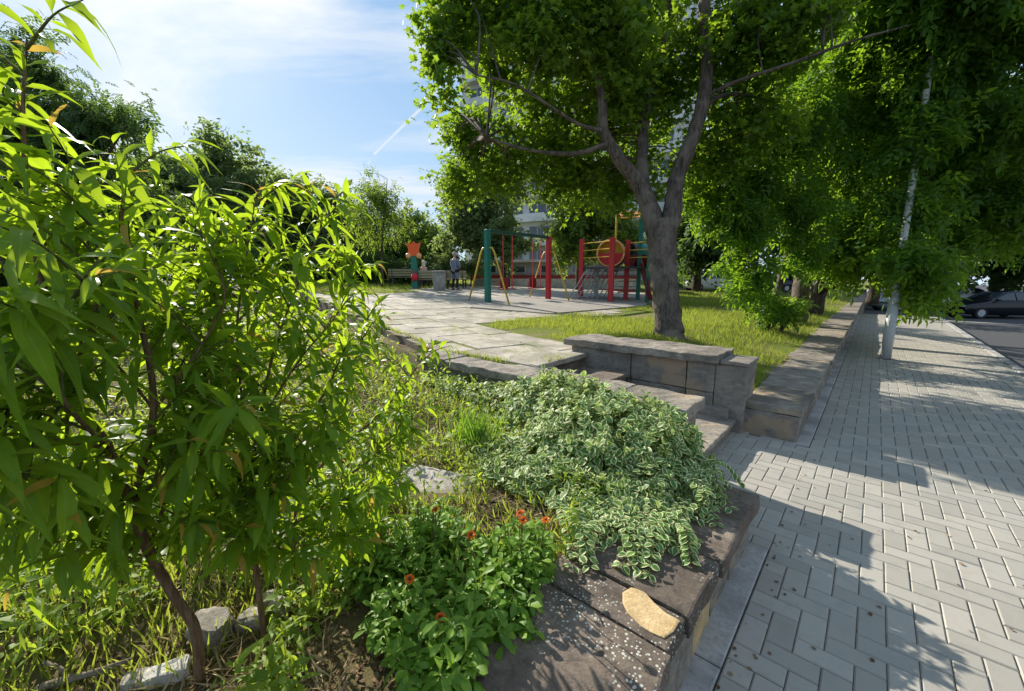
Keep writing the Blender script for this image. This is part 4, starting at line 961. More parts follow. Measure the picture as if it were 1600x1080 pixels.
# ------------------------------------------------------------------ buildings behind
def quad_box(mb, a, b, up0, up1, t0, t1):
    """box along the ground line a-b from height up0 to up1, its faces t0..t1 in front (towards the viewer) of the line"""
    e = (b-a); e.z = 0; L_ = e.length; e.normalize(); n_ = Vector((e.y, -e.x, 0)); V = []
    for z in (up0, up1):
        for p, q in ((a, t0), (b, t0), (b, t1), (a, t1)): w_ = p+n_*q; V.append((w_.x, w_.y, z))
    mb.add(V, [(0, 1, 2, 3), (7, 6, 5, 4), (0, 4, 5, 1), (1, 5, 6, 2), (2, 6, 7, 3), (3, 7, 4, 0)]); return mb
ba, bb = B(727, 58), B(1064, 44)
g0 = 2.2
ab = thing('apartment_building', 'tall white apartment block with window bands seen through the maple leaves', 'building', (0, 0, 0))
mb = MB(); quad_box(mb, ba, bb, 0, 48, -12, 0); mb.build('wall', M['whitewall'], ab)
be = (bb-ba).normalized(); bL = (bb-ba).length
for f_ in range(15):
    z0_ = g0+1.2+f_*2.95
    mb = MB(); quad_box(mb, ba+be*.4, bb-be*.4, z0_-1.0, z0_-.02, .004, 1.05 if f_ % 1 == 0 else .3); mb.build('balcony_band', M['whitewall'], ab)
    for k in range(6):
        a_ = ba+be*(1.0+k*(bL-2)/6+.3); b_ = a_+be*((bL-2)/6-.9)
        w_ = MB()
        quad_box(w_, a_, b_, z0_+.0, z0_+1.5, .003, .05)
        fr = w_.build('window', M['steel'], ab)
        w_ = MB(); m_ = (b_-a_)/3
        for q in range(3): quad_box(w_, a_+m_*q+be*.06, a_+m_*(q+1)-be*.06, z0_+.07, z0_+1.43, .052, .06)
        w_.build('pane', M['glass'], fr)
pl = thing('low_annex', 'low grey annex with a dark base behind the swing set', 'building', (0, 0, 0))
pa, pb = B(735, 30), B(1000, 27); z1 = A(800, 411, 30).z
mb = MB(); quad_box(mb, pa, pb, .5, z1, -6, 0); mb.build('wall', M['greywall'], pl)
mb = MB(); quad_box(mb, pa, pb, .5, A(800, 430, 29).z, .004, .12); mb.build('base', M['dred'], pl)
mb = MB(); quad_box(mb, pa-be*.3, pb+be*.3, z1+.004, z1+.18, -6.3, .35); mb.build('roof', M['roofing'], pl)
for k in range(5):
    a_ = pa.lerp(pb, .08+.18*k); b_ = pa.lerp(pb, .08+.18*k+.09); mb = MB(); quad_box(mb, a_, b_, z1-.75, z1-.2, .003, .05); w_ = mb.build('window', M['steel'], pl)
    mb = MB(); quad_box(mb, a_.lerp(b_, .06), a_.lerp(b_, .94), z1-.70, z1-.25, .052, .06); mb.build('pane', M['glass'], w_)
lt = thing('terrace_kerb', 'long pale kerb on the far side of the playground', 'kerb', (0, 0, 0)); pa, pb = B(742, 24.5), B(1000, 22.5)
mb = MB(); quad_box(mb, pa, pb, .9, A(860, 436, 23.5).z, -.2, .2); mb.build('kerb_body', M['concrete'], lt)
sh = thing('garage_row', 'row of low grey garages with a pale roof right of the maple trunk', 'garages', (0, 0, 0))
pa, pb = B(1052, 38), B(1180, 36); zs = A(1100, 427, 37).z
mb = MB(); quad_box(mb, pa, pb, -.6, zs, -5, 0); mb.build('wall', M['greywall'], sh)
mb = MB(); quad_box(mb, pa-be*.3, pb+be*.3, zs+.004, zs+.22, -5.3, .5); mb.build('roof', M['roofing'], sh)
for k in range(3):
    a_ = pa.lerp(pb, .08+.31*k); b_ = pa.lerp(pb, .08+.31*k+.22); mb = MB(); quad_box(mb, a_, b_, -.5, zs-.3, .003, .06); mb.build('garage_door', M['dred'] if k == 1 else M['greywall'], sh)

# ------------------------------------------------------------------ cars
def car_mesh(paintm):
    """one saloon pointing to -x, wheels on z=0, centred"""
    st_ = [(-2.15, .42, .60, .60), (-2.05, .25, .72, .72), (-1.7, .22, .80, .80), (-1.2, .20, .88, .88), (-.95, .20, .92, .93), (-.55, .20, .93, 1.18), (-.2, .20, .94, 1.38), (.35, .20, .95, 1.45), (.9, .20, .96, 1.42), (1.35, .20, .97, 1.22), (1.7, .22, .97, 1.02), (2.0, .26, .93, .95), (2.12, .40, .80, .80)]
    V = []; 
    for x, zb_, zs_, zt_ in st_:
        w = .86-.10*max(0, abs(x)-1.5)**1.2; cab = zt_-zs_ > .06; wr = w-.22 if cab else w-.12
        V += [(x, -w+.05, zb_), (x, -w, zb_+.18), (x, -w, zs_-.10), (x, -w+.04, zs_), (x, -wr, zt_), (x, 0, zt_+.03), (x, wr, zt_), (x, w-.04, zs_), (x, w, zs_-.10), (x, w, zb_+.18), (x, w-.05, zb_)]
    k = 11; Fc = [(i*k+j, i*k+j+1, (i+1)*k+j+1, (i+1)*k+j) for i in range(len(st_)-1) for j in range(k-1)]
    Fc += [tuple(range(k))[::-1], tuple((len(st_)-1)*k+j for j in range(k))]+[((i+1)*k, (i+1)*k+k-1, i*k+k-1, i*k) for i in range(len(st_)-1)]
    body = MB(); body.add(V, Fc); P_ = [('body', body, M[paintm], True)]
    def side(xs_, sg):
        V = []
        for x, a, b in xs_: V += [(x, sg*(.855-.19*(a-.95)/.45+.008), a), (x, sg*(.855-.19*(b-.95)/.45*1.05+.012), b)]
        n_ = len(xs_); return V, [(2*i, 2*i+2, 2*i+3, 2*i+1) for i in range(n_-1)]
    for sg in (-1, 1):
        for xs_ in ([(-.72, .99, 1.02), (-.5, .99, 1.17), (-.15, .99, 1.34), (.2, .99, 1.38)], [(.26, .99, 1.38), (.7, .99, 1.38), (1.1, 1.0, 1.28), (1.38, 1.03, 1.14)]):
            g = MB(); V, Fc = side(xs_, sg); g.add(V, Fc); P_.append(('side_window', g, M['glass'], False))
    g = MB(); g.add([(-.90, -.66, .97), (-.90, .66, .97), (-.25, .58, 1.385), (-.25, -.58, 1.385)], [(0, 1, 2, 3)]); P_.append(('windscreen', g, M['glass'], False))
    g = MB(); g.add([(1.68, -.62, 1.06), (1.68, .62, 1.06), (1.02, .56, 1.42), (1.02, -.56, 1.42)], [(3, 2, 1, 0)]); P_.append(('rear_window', g, M['glass'], False))
    for sg in (-1, 1):
        g = MB(); g.box((-2.12, sg*.62-.14, .58), (-1.98, sg*.62+.14, .70), bev=.02); P_.append(('headlight', g, M['lamp'], False))
        g = MB(); g.box((2.02, sg*.64-.14, .68), (2.13, sg*.64+.14, .84), bev=.02); P_.append(('rear_light', g, M['redlamp'], False))
        for x in (-1.35, 1.32):
            P_.append(('wheel', (x, sg*.76, .31), None, False))
        g = MB(); g.box((-.78, sg*.93-.08, .95), (-.66, sg*.93+.08, 1.06), bev=.02); P_.append(('mirror', g, M[paintm], False))
    return P_
def car(label, loc, rz, paintm, group='cars parked beyond the pavement'):
    t_ = thing('parked_car', label, 'car', loc, rz, group)
    for nm, g, mt, sm in car_mesh(paintm):
        if nm == 'wheel':
            w_ = MB(); x, y, z = g; R = Matrix.Rotation(pi/2, 3, 'X'); ty = MB()
            ty.lathe([(.20, -.10), (.29, -.105), (.315, -.07), (.315, .07), (.29, .105), (.20, .10)], seg=24)
            V = np.concatenate(ty.V) @ np.array(R).T+np.array([x, y, z]); ty.V = [V]; wo = ty.build('wheel', M['tyre'], t_, smooth=False)
            rm = MB(); rm.lathe([(.02, -.115), (.19, -.108), (.195, 0), (.19, .108), (.02, .115)], seg=10)
            rm.V = [np.concatenate(rm.V) @ np.array(R).T+np.array([x, y, z])]; rm.build('rim', M['steel'], wo)
        else: g.build(nm, mt, t_, smooth=sm)
    return t_
def road_pt(px_, d):
    r = ray(px_, YH); x, y = r[0]*d, r[1]*d; return Vector((x, y, lowz(x, y)))
car('black saloon parked nose left at the right edge of the view', road_pt(1562, 22.2), YAW-.10, 'blackcar')
car('silver hatchback half hidden by hanging leaves left of the black saloon', road_pt(1425, 27), YAW+.05, 'silvercar')
car('white car glimpsed between the black saloon and the silver hatchback', road_pt(1500, 31), YAW+.1, 'whitecar')
c_ = car('pale car parked before the grey garages right of the maple trunk', B(1112, 32), YAW+.05, 'whitecar')
c_ = car('dark car right behind the pale one near the garages', B(1195, 33), YAW+.05, 'blackcar')

# lamp post
lp0 = G(1383, 561)
lpt = thing('lamp_post', 'pale tapered lamp post standing in the pavers close to the low wall', 'lamp post', lp0)
mb = MB(); mb.tube([(0, 0, -.02), (0, 0, 1.25)], [.088, .080], 20); mb.build('lower_tube', M['polemetal'], lpt, smooth=True)
mb = MB(); mb.tube([(0, 0, 1.25), (0, 0, 1.30), (0, 0, 4.2), (0, 0, 7.0), (0, .0, 7.3)], [.080, .062, .05, .04, .04], 16)
mb.tube([(0, 0, 7.2), (.3, 0, 7.5), (1.1, 0, 7.6)], [.04, .035, .03], 8); mb.build('upper_tube', M['polemetal'], lpt, smooth=True)
mb = MB(); mb.lathe([(.093, -.01), (.105, .0), (.105, .012), (.092, .02)], seg=20); mb.build('collar', M['darkm'], lpt)
mb = MB(); mb.box((1.0, -.12, 7.52), (1.6, .12, 7.66), bev=.03); mb.build('lamp_head', M['steel'], lpt)
mb = MB(); mb.box((-.45, -.45, -.02), (.45, .45, .003)); 

# ------------------------------------------------------------------ the near flower bed: young peach trees
def A3(l): return [A(*p) for p in l]
def leafy(mb, pts, r_, step=.022, size=(.09, .15), t0=.15, n_side=1, tint=(0, .8), tipy=True, tm=T_LANCE, drp=.12, start=0., spread=1.):
    """leaves in a spiral along a shoot"""
    L_ = [0.]; 
    for a, b in zip(pts[:-1], pts[1:]): L_.append(L_[-1]+(b-a).length)
    tot = L_[-1]; s_ = tot*start+step; ph = r_.random()*6; P, Dn, Nn, S, T, K = [], [], [], [], [], []
    while s_ < tot:
        i = max(k for k in range(len(L_)) if L_[k] <= s_); i = min(i, len(pts)-2); f_ = (s_-L_[i])/max(1e-6, L_[i+1]-L_[i]); p = pts[i].lerp(pts[i+1], f_)
        ax = (pts[i+1]-pts[i]).normalized(); u = ax.cross(Vector((0, 0, 1))+Vector((.01, .02, 0))).normalized(); w = ax.cross(u)
        ph += 2.4+r_.uniform(-.4, .4); q = s_/tot
        o_ = (u*cos(ph)+w*sin(ph)); d = (o_*spread+ax*(.45+.7*q)+Vector((0, 0, -drp+r_.uniform(-.25, .25)))).normalized()
        P.append(p); Dn.append(d); Nn.append(Vector((r_.uniform(-.55, .55), r_.uniform(-.55, .55), 1))); fac = 1-.55*max(0, (q-.8)/.2)
        S.append((r_.uniform(*size)*(1. if r_.random() > .3 else .65))*fac*(.75 if q < .1 else 1)); T.append(1. if (tipy and q > .93 and r_.random() < .6) else min(.86, r_.uniform(*tint)+.25*max(0, q-.6))); K.append(r_.randrange(len(tm)))
        s_ += step*r_.uniform(.7, 1.4)
    P = np.array([tuple(v) for v in P]); Dn = np.array([tuple(v) for v in Dn]); Nn = np.array([tuple(v) for v in Nn]); S = np.array(S); T = np.array(T); K = np.array(K)
    for k in range(len(tm)):
        m_ = K == k
        if m_.any(): mb.leaves(tm[k], P[m_], Dn[m_], Nn[m_], S[m_], T[m_])
def sapling(label, base, mains, seed, ntw=9, size=(.09, .155), step=.0138, twl=(.14, .36), group='young peach trees in the flower bed'):
    """mains: list of (world points, radii, leafy from fraction)"""
    t_ = thing('young_peach_tree', label, 'young tree', base, 0, group); r_ = random.Random(seed); W_ = MB(); Lf = MB(); Sh = MB()
    for pts, rad, lf in mains:
        sp = smooth_path(pts, 8); W_.tube([p-base for p in sp], lerp_list([v*(1 if rad[0] > .0095 else .68) for v in rad], len(sp)), 9, wob=.12, seed=seed)
        tot = len(sp)
        leafy(Lf, sp[int(tot*max(lf, .45)):], r_, step, size)
        for k in range(ntw):
            i = int(tot*(lf+(1-lf)*(k+r_.random())/ntw)); i = min(tot-2, i); p = sp[i]; ax = (sp[min(i+2, tot-1)]-sp[max(0, i-1)]).normalized()
            an = r_.random()*6.28; o_ = Vector((cos(an), sin(an), 0)); Lt = r_.uniform(*twl)*(1-.5*(i/tot-lf)/(1-lf+.01))
            d = (o_*1.0+ax*.5+Vector((0, 0, .45))).normalized(); e_ = p+d*Lt+Vector((0, 0, -.10*Lt)); m_ = p+d*Lt*.5+Vector((0, 0, .05*Lt))
            tw = smooth_path([p, m_, e_], 5); Sh.tube([q-base for q in tw], lerp_list([.004, .0022, .0013], len(tw)), 5)
            leafy(Lf, tw, r_, step, size, start=.1)
    W_.build('stem', M['twig'], t_, smooth=True); Sh.build('shoots', M['greentwig'], t_, smooth=True)
    o = Lf.build('foliage', M['peach'], t_, smooth=True); o.location = -Vector(base)
    return t_
s1 = A(312, 1062, 1.36)
sapling('tallest young peach tree with a bent brown stem at the left of the flower bed', s1,
    [(A3([(312, 1066, 1.36), (305, 985, 1.33), (268, 925, 1.27), (232, 860, 1.2), (205, 790, 1.14), (170, 700, 1.05)]), [.017, .015, .014, .014, .012, .010], .5),
     (A3([(170, 700, 1.05), (110, 600, .98), (70, 460, .95), (45, 320, .93), (36, 180, .93), (42, 62, .93)]), [.010, .008, .007, .006, .004, .002], .05),
     (A3([(205, 790, 1.14), (240, 640, 1.1), (215, 480, 1.06), (190, 360, 1.05), (200, 262, 1.05)]), [.010, .008, .006, .005, .002], .1),
     (A3([(170, 700, 1.05), (110, 640, .86), (70, 560, .78), (90, 500, .74), (138, 432, .72)]), [.008, .006, .005, .004, .002], .1),
     (A3([(232, 860, 1.2), (280, 720, 1.25), (320, 580, 1.28), (330, 460, 1.3), (345, 350, 1.32)]), [.009, .007, .006, .005, .002], .2),
     (A3([(170, 700, 1.05), (60, 680, .9), (-40, 620, .85), (-70, 540, .85)]), [.008, .006, .005, .002], .2),
     (A3([(205, 790, 1.14), (100, 760, .92), (10, 740, .8), (-60, 690, .75)]), [.007, .006, .004, .002], .25),
     (A3([(240, 640, 1.1), (300, 560, 1.15), (350, 470, 1.2), (330, 400, 1.22), (300, 330, 1.24)]), [.006, .005, .004, .003, .002], .1),
     (A3([(110, 600, .98), (150, 480, .95), (150, 380, .96), (130, 300, 1.)]), [.006, .005, .004, .002], .1),
     (A3([(110, 600, .98), (60, 540, 1.05), (10, 430, 1.1), (0, 330, 1.1)]), [.006, .005, .004, .002], .1),
     (A3([(240, 640, 1.1), (150, 520, 1.15), (120, 400, 1.2), (110, 300, 1.2)]), [.006, .005, .004, .002], .2),
     (A3([(245, 880, 1.24), (180, 850, 1.18), (100, 820, 1.12), (20, 800, 1.08)]), [.005, .004, .003, .002], .15),
     (A3([(240, 870, 1.24), (300, 820, 1.28), (350, 800, 1.32), (390, 770, 1.36)]), [.005, .004, .003, .002], .1),
     (A3([(205, 790, 1.14), (150, 760, 1.2), (80, 700, 1.25), (20, 640, 1.3)]), [.005, .004, .003, .002], .1),
     (A3([(205, 790, 1.14), (260, 740, 1.1), (330, 700, 1.1), (380, 640, 1.12)]), [.005, .004, .003, .002], .1),
     (A3([(170, 700, 1.05), (120, 740, 1.0), (60, 790, .98), (0, 830, .96)]), [.005, .004, .003, .002], .1),
     (A3([(268, 925, 1.27), (220, 880, 1.35), (150, 870, 1.4), (60, 860, 1.45)]), [.004, .003, .003, .002], .15)], 101, 12, size=(.09, .155))
s2 = A(415, 1002, 1.52)
sapling('middle young peach tree with arching leafy shoots and a thin straight stem', s2,
    [(A3([(415, 1006, 1.52), (405, 930, 1.5), (396, 850, 1.47), (392, 770, 1.45), (405, 660, 1.45)]), [.011, .010, .009, .009, .008], .45),
     (A3([(405, 660, 1.45), (425, 560, 1.45), (455, 470, 1.48), (488, 390, 1.5), (528, 300, 1.55)]), [.008, .007, .005, .004, .002], .05),
     (A3([(392, 770, 1.45), (380, 640, 1.38), (370, 520, 1.36), (385, 400, 1.38), (402, 296, 1.4)]), [.007, .006, .005, .004, .002], .15),
     (A3([(405, 660, 1.45), (470, 560, 1.5), (520, 500, 1.55), (548, 440, 1.6), (552, 405, 1.62)]), [.006, .005, .004, .003, .002], .15),
     (A3([(396, 850, 1.47), (330, 760, 1.35), (290, 660, 1.3), (270, 560, 1.28), (265, 450, 1.28)]), [.007, .006, .005, .004, .002], .25),
     (A3([(405, 660, 1.45), (350, 560, 1.55), (310, 470, 1.6), (300, 380, 1.62)]), [.006, .005, .004, .002], .2),
     (A3([(392, 770, 1.45), (450, 700, 1.5), (510, 610, 1.55), (540, 540, 1.6)]), [.006, .005, .004, .002], .15),
     (A3([(392, 770, 1.45), (340, 700, 1.5), (400, 600, 1.6), (440, 500, 1.65)]), [.006, .005, .004, .002], .15),
     (A3([(400, 870, 1.47), (460, 820, 1.5), (520, 790, 1.55), (570, 770, 1.6)]), [.005, .004, .003, .002], .1),
     (A3([(398, 850, 1.47), (350, 810, 1.5), (300, 790, 1.55), (250, 770, 1.6)]), [.005, .004, .003, .002], .1),
     (A3([(394, 790, 1.45), (440, 760, 1.4), (480, 700, 1.4), (520, 660, 1.42)]), [.005, .004, .003, .002], .1),
     (A3([(405, 900, 1.49), (450, 870, 1.5), (490, 850, 1.52), (530, 840, 1.55)]), [.004, .003, .003, .002], .2)], 102, 12, size=(.095, .16))
s3 = A(455, 905, 1.85)
sapling('lowest young peach tree leaning right over the weeds with drooping bright leaves', s3,
    [(A3([(455, 910, 1.85), (460, 840, 1.82), (470, 770, 1.8), (520, 710, 1.85), (590, 650, 1.95), (640, 590, 2.02), (672, 540, 2.08)]), [.010, .009, .008, .007, .006, .004, .002], .35),
     (A3([(470, 770, 1.8), (500, 660, 1.8), (540, 590, 1.85), (566, 530, 1.9), (575, 492, 1.92)]), [.006, .005, .004, .003, .002], .2),
     (A3([(470, 770, 1.8), (550, 740, 1.85), (610, 690, 1.9), (650, 650, 1.95)]), [.006, .005, .004, .002], .3),
     (A3([(460, 840, 1.82), (430, 720, 1.7), (440, 620, 1.7), (480, 520, 1.75)]), [.006, .005, .004, .002], .3),
     (A3([(460, 850, 1.83), (530, 800, 1.85), (590, 770, 1.88), (630, 740, 1.92)]), [.005, .004, .003, .002], .15),
     (A3([(458, 870, 1.84), (420, 830, 1.9), (360, 800, 1.95), (310, 760, 2.0)]), [.005, .004, .003, .002], .15),
     (A3([(460, 880, 1.84), (510, 850, 1.84), (560, 840, 1.84), (600, 835, 1.85)]), [.004, .003, .003, .002], .2)], 103, 9, size=(.085, .135))

# ------------------------------------------------------------------ variegated periwinkle tumbling over the wall end
def vh(x, y):
    """height of the mound over the bed"""
    z = .0
    for cx_, cy_, rx, ry, h in ((-1.35, 2.62, .72, .58, .50), (-1.85, 2.80, .80, .42, .50), (-2.4, 2.88, .8, .28, .20), (-.98, 2.45, .34, .45, .26), (-1.1, 2.12, .42, .40, .14), (-3.2, 3.0, .9, .3, .10), (-1.55, 2.2, .6, .5, .16)):
        q = ((x-cx_)/rx)**2+((y-cy_)/ry)**2
        if q < 1: z = max(z, h*math.sqrt(1-q))
    return z
rv = random.Random(31); vb = Vector((-1.3, 2.6, .3))
vin = thing('periwinkle', 'cream-edged variegated periwinkle mound spilling over the end of the bed wall', 'plant', vb)
Lf = MB(); Sm = MB(); P, Dn, Nn, S, T = [], [], [], [], []
def surf(x, y): return (.333 if x > -.95 and y < 2.66 else (.0 if x > -.93 else bedz(x, y)))
cnt = 0
while cnt < 1250:
    x, y = rv.uniform(-4.0, -.60), rv.uniform(1.45, 3.15); h = vh(x, y)
    if h < .02 or rv.random() > (.5 if x < -2.2 else 1): continue
    s0 = surf(x, y); base_ = (max(s0, .25) if y < 2.75 or x < -.95 else .12)
    f_ = rv.random()**.45; z = base_+h*f_+.02; cnt += 1
    if x < -.95 and y > 2.95 : z = max(z, .4)
    e = .05; g_ = Vector((-(vh(x+e, y)-vh(x-e, y))/(2*e), -(vh(x, y+e)-vh(x, y-e))/(2*e), 1)).clamped(3) if False else Vector((-(vh(x+e, y)-vh(x-e, y))/(2*e), -(vh(x, y+e)-vh(x, y-e))/(2*e), 1.))
    g_.normalize(); ax = (g_+Vector((rv.uniform(-.7, .7), rv.uniform(-.7, .7), rv.uniform(-.1, .5)))).normalized(); p = Vector((x, y, z)); u = ax.cross(Vector((0, 0, 1)) if abs(ax.z) < .9 else Vector((1, 0, 0))).normalized(); w = ax.cross(u)
    ph = rv.random()*6; L_ = rv.uniform(.05, .12)
    Sm.tube([p-ax*L_-vb, p+ax*.03-vb], [.0022, .0012], 4, cap=False)
    for k in range(4):
        ph += 1.57+rv.uniform(-.2, .2); q = k/4.
        for sg in (1, -1):
            o_ = (u*cos(ph)+w*sin(ph))*sg; P.append(p-ax*L_*(1-q)*.9+ax*.02); Dn.append(o_+ax*(.35+.5*q)); Nn.append(ax+g_*.5+Vector((0, 0, .4)))
            S.append(rv.uniform(.056, .092)*(1-.4*q)); T.append(rv.random())
# runners lying out over the cap slabs and hanging down the wall
for k in range(46):
    if k < 30: a = G(rv.uniform(860, 1110), rv.uniform(770, 815), .36); tg = G(a.x*0+rv.uniform(880, 1090), rv.uniform(840, 905), .35)
    else: a = Vector((rv.uniform(-.85, -.6), rv.uniform(2.3, 2.65), .42)); tg = Vector((rv.uniform(-.60, -.46), a.y+rv.uniform(-.25, .06), .35))
    m_ = a.lerp(tg, .5)+Vector((rv.uniform(-.05, .05), 0, .05 if k < 30 else .07)); tw = smooth_path([a, m_, tg], 5)
    for q in tw:
        if k < 30: q.z = max(q.z, .345)
    Sm.tube([q-vb for q in tw], .0016, 4, cap=False)
    for i, q in enumerate(tw):
        ax = (tw[min(i+1, len(tw)-1)]-tw[max(0, i-1)]).normalized(); sd = ax.cross(Vector((0, 0, 1))).normalized()
        for sg in (1, -1): P.append(q+Vector((0, 0, .006))); Dn.append(sd*sg+ax*.5+Vector((0, 0, .15))); Nn.append(Vector((rv.uniform(-.4, .4), rv.uniform(-.4, .4), 1))); S.append(rv.uniform(.040, .058)); T.append(rv.random())
P = np.array([tuple(v) for v in P]); Dn = np.array([tuple(v) for v in Dn]); Nn = np.array([tuple(v) for v in Nn]); S = np.array(S); T = np.array(T); K = rng.integers(0, 3, len(P))
for k in range(3): m_ = K == k; Lf.leaves(T_OVAL[k], P[m_], Dn[m_], Nn[m_], S[m_], T[m_])
o = Lf.build('foliage', M['vinca'], vin, smooth=True); o.location = -vb
Sm.build('stems', M['greentwig'], vin)

# ------------------------------------------------------------------ marigolds
def marigold(label, px_, py_, rad, h, nst, flowers, seed, size=(.06, .10)):
    nst = int(nst*1.5); h *= 1.2; rad *= 1.1
    r_ = random.Random(seed); b_ = G(px_, py_, .3); b_.z = bedz(b_.x, b_.y) if b_.x < -.96 else .33
    t_ = thing('marigold', label, 'flower', b_, 0, 'pot marigolds in the flower bed'); Lf = MB(); St = MB(); P, Dn, Nn, S, T = [], [], [], [], []
    for k in range(nst):
        an = r_.random()*6.28; rr_ = rad*math.sqrt(r_.random()); hh = h*(1-.5*(rr_/rad)**2)*r_.uniform(.7, 1.1)
        e_ = Vector((cos(an)*rr_, sin(an)*rr_, hh)); m_ = Vector((cos(an)*rr_*.7, sin(an)*rr_*.7, hh*.45)); tw = smooth_path([Vector((cos(an)*rr_*.3, sin(an)*rr_*.3, 0)), m_, e_], 4)
        St.tube(tw, .0025, 5, cap=False)
        for i, q in enumerate(tw):
            for _ in range(2):
                a2 = r_.random()*6.28; P.append(b_+q); Dn.append(Vector((cos(a2), sin(a2), r_.uniform(.1, .9)))); Nn.append(Vector((r_.uniform(-.3, .3), r_.uniform(-.3, .3), 1))); S.append(r_.uniform(*size)*(1.15-.5*i/len(tw))); T.append(min(.99, r_.random()))
    P = np.array([tuple(v) for v in P]); Dn = np.array([tuple(v) for v in Dn]); Nn = np.array([tuple(v) for v in Nn]); S = np.array(S); T = np.array(T); K = np.random.default_rng(seed).integers(0, 3, len(P))
    for k in range(3): m_ = K == k; Lf.leaves(T_SPAT[k], P[m_], Dn[m_], Nn[m_], S[m_], T[m_])
    o = Lf.build('foliage', M['calend'], t_, smooth=True); o.location = -b_
    for fx, fy, fd in flowers:
        c_ = A(fx, fy, fd)-b_; ax = Vector((r_.uniform(-.4, .4), r_.uniform(-.5, .1), 1)).normalized(); u = ax.cross(Vector((1, 0, 0))).normalized(); w = ax.cross(u)
        St.tube(smooth_path([Vector((c_.x*.5, c_.y*.5, .02)), Vector((c_.x*.8, c_.y*.8, c_.z*.5)), c_], 4), .0022, 5)
        fl = MB(); n_ = 34; a_ = np.array([k*2.4 for k in range(n_)]); ring = np.array([.2+.8*(k/n_) for k in range(n_)])
        Pp = np.array([tuple(c_+(u*cos(a)+w*sin(a))*.004) for a in a_]); Dd = np.array([tuple((u*cos(a)+w*sin(a))*(.35+.75*g)+ax*(1.1-g)) for a, g in zip(a_, ring)])
        fl.leaves(T_SPAT[0], Pp, Dd, np.tile(np.array(ax), (n_, 1)), .012+.005*ring, np.full(n_, r_.random())); hd = fl.build('flower_head', M['petal'], t_, smooth=True)
        ce = MB(); ce.lathe([(.003, -.006), (.006, -.002), (.005, .004), (.001, .006)], c_+ax*.003, 8); ce.build('flower_centre', M['litter'], hd)
    St.build('stems', M['greentwig'], t_, smooth=True); return t_
marigold('tall marigold clump with one vivid orange bloom near the bare pale soil', 670, 880, .20, .24, 46, [(681, 797, 1.62), (736, 836, 1.6)], 301, (.05, .085))
marigold('marigold clump with three orange blooms touching the periwinkle leaves', 800, 905, .17, .22, 40, [(813, 802, 1.68), (817, 813, 1.63), (853, 813, 1.68)], 302, (.055, .09))
marigold('marigold clump with broad pale leaves overhanging the speckled cap slab', 760, 975, .16, .16, 34, [], 303, (.07, .11))
marigold('low marigold clump at the very front of the bed by the mossy soil', 690, 1060, .15, .13, 30, [(688, 965, 1.42)], 304, (.06, .10))
marigold('thin-leaved marigold clump in front of the lowest peach tree', 590, 900, .17, .18, 34, [(640, 905, 1.5)], 305, (.045, .075))

marigold('full marigold clump between the low front clump and the small white stone', 640, 975, .15, .15, 34, [], 306, (.055, .09))

# ------------------------------------------------------------------ stones on the soil
def rock(label, px_, py_, sz, seed, mt='rock', rz=0., nm='stone', amp=.12, zoff=0.):
    b_ = G(px_, py_, .3); b_.z = bedz(b_.x, b_.y)
    bm = bmesh.new(); bmesh.ops.create_icosphere(bm, subdivisions=3, radius=.5) if nm == 'stone' else bmesh.ops.create_cube(bm, size=1)
    if nm != 'stone':
        bmesh.ops.bevel(bm, geom=list(bm.edges), offset=.05, segments=2, affect='EDGES'); bmesh.ops.subdivide_edges(bm, edges=list(bm.edges), cuts=2, use_grid_fill=True)
    from mathutils import noise as mn
    R = Matrix.Rotation(rz, 3, 'Z') @ Matrix.Rotation(.12, 3, 'X')
    for v in bm.verts:
        n_ = mn.noise_vector(v.co*2.3+Vector((seed, 0, seed)))*amp*2.2+mn.noise_vector(v.co*6+Vector((seed, 0, 0)))*amp*.6; v.co += n_
        if nm == 'stone': v.co = Vector([max(-.36, min(.36, c)) for c in v.co])*1.2
        v.co = R @ Vector((v.co.x*sz[0], v.co.y*sz[1], v.co.z*sz[2])) + Vector((0, 0, sz[2]*.28+zoff))
    me = bpy.data.meshes.new(nm); bm.to_mesh(me); bm.free(); me.materials.append(M[mt]); o = link(nm, me); o.location = b_
    tag(o, label, 'stone', 'loose stones on the bed soil'); return o
rock('flat-topped broken stone behind the bent peach stem', 332, 985, (.17, .12, .11), 1, rz=.5)
rock('white concrete chunk lying left of the foot of the bent peach stem', 262, 1050, (.12, .055, .06), 2, 'concrete', 1.15, 'concrete_chunk', .05)
rock('pale stone leaning against the thin straight peach stem', 393, 972, (.10, .08, .09), 3, rz=1.)
rock('rounded pale stone just right of the thin straight peach stem', 437, 950, (.07, .07, .09), 4, rz=.2)
rock('rounded stone behind the pale stone at the thin peach stem', 425, 938, (.07, .06, .07), 6, rz=.6)
rock('small grey stone touching the white concrete chunk', 212, 1060, (.08, .06, .05), 5, rz=.9)
rock('large flat pale rock showing between weeds and periwinkle', 672, 752, (.60, .36, .022), 7, rz=.3, amp=.05)
rock('small white stone among the thin-leaved marigolds', 605, 945, (.045, .035, .03), 8, 'concrete')
t_ = thing('fallen_branch', 'pale dry branch lying on the soil left of the white concrete chunk', 'branch', G(110, 1065, .3))
mb = MB(); q0 = t_.location; mb.tube([p-q0 for p in smooth_path([G(60, 1075, .30), G(105, 1062, .32), G(150, 1050, .33), G(205, 1030, .33)], 5)], lerp_list([.012, .014, .010, .006], 16), 7, wob=.3); mb.build('limb', M['deadwood'], t_, smooth=True)
mb = MB(); mb.tube([p-q0 for p in smooth_path([G(105, 1062, .32), G(95, 1045, .35), G(70, 1035, .36)], 4)], .006, 6); mb.build('side_twig', M['deadwood'], t_, smooth=True)

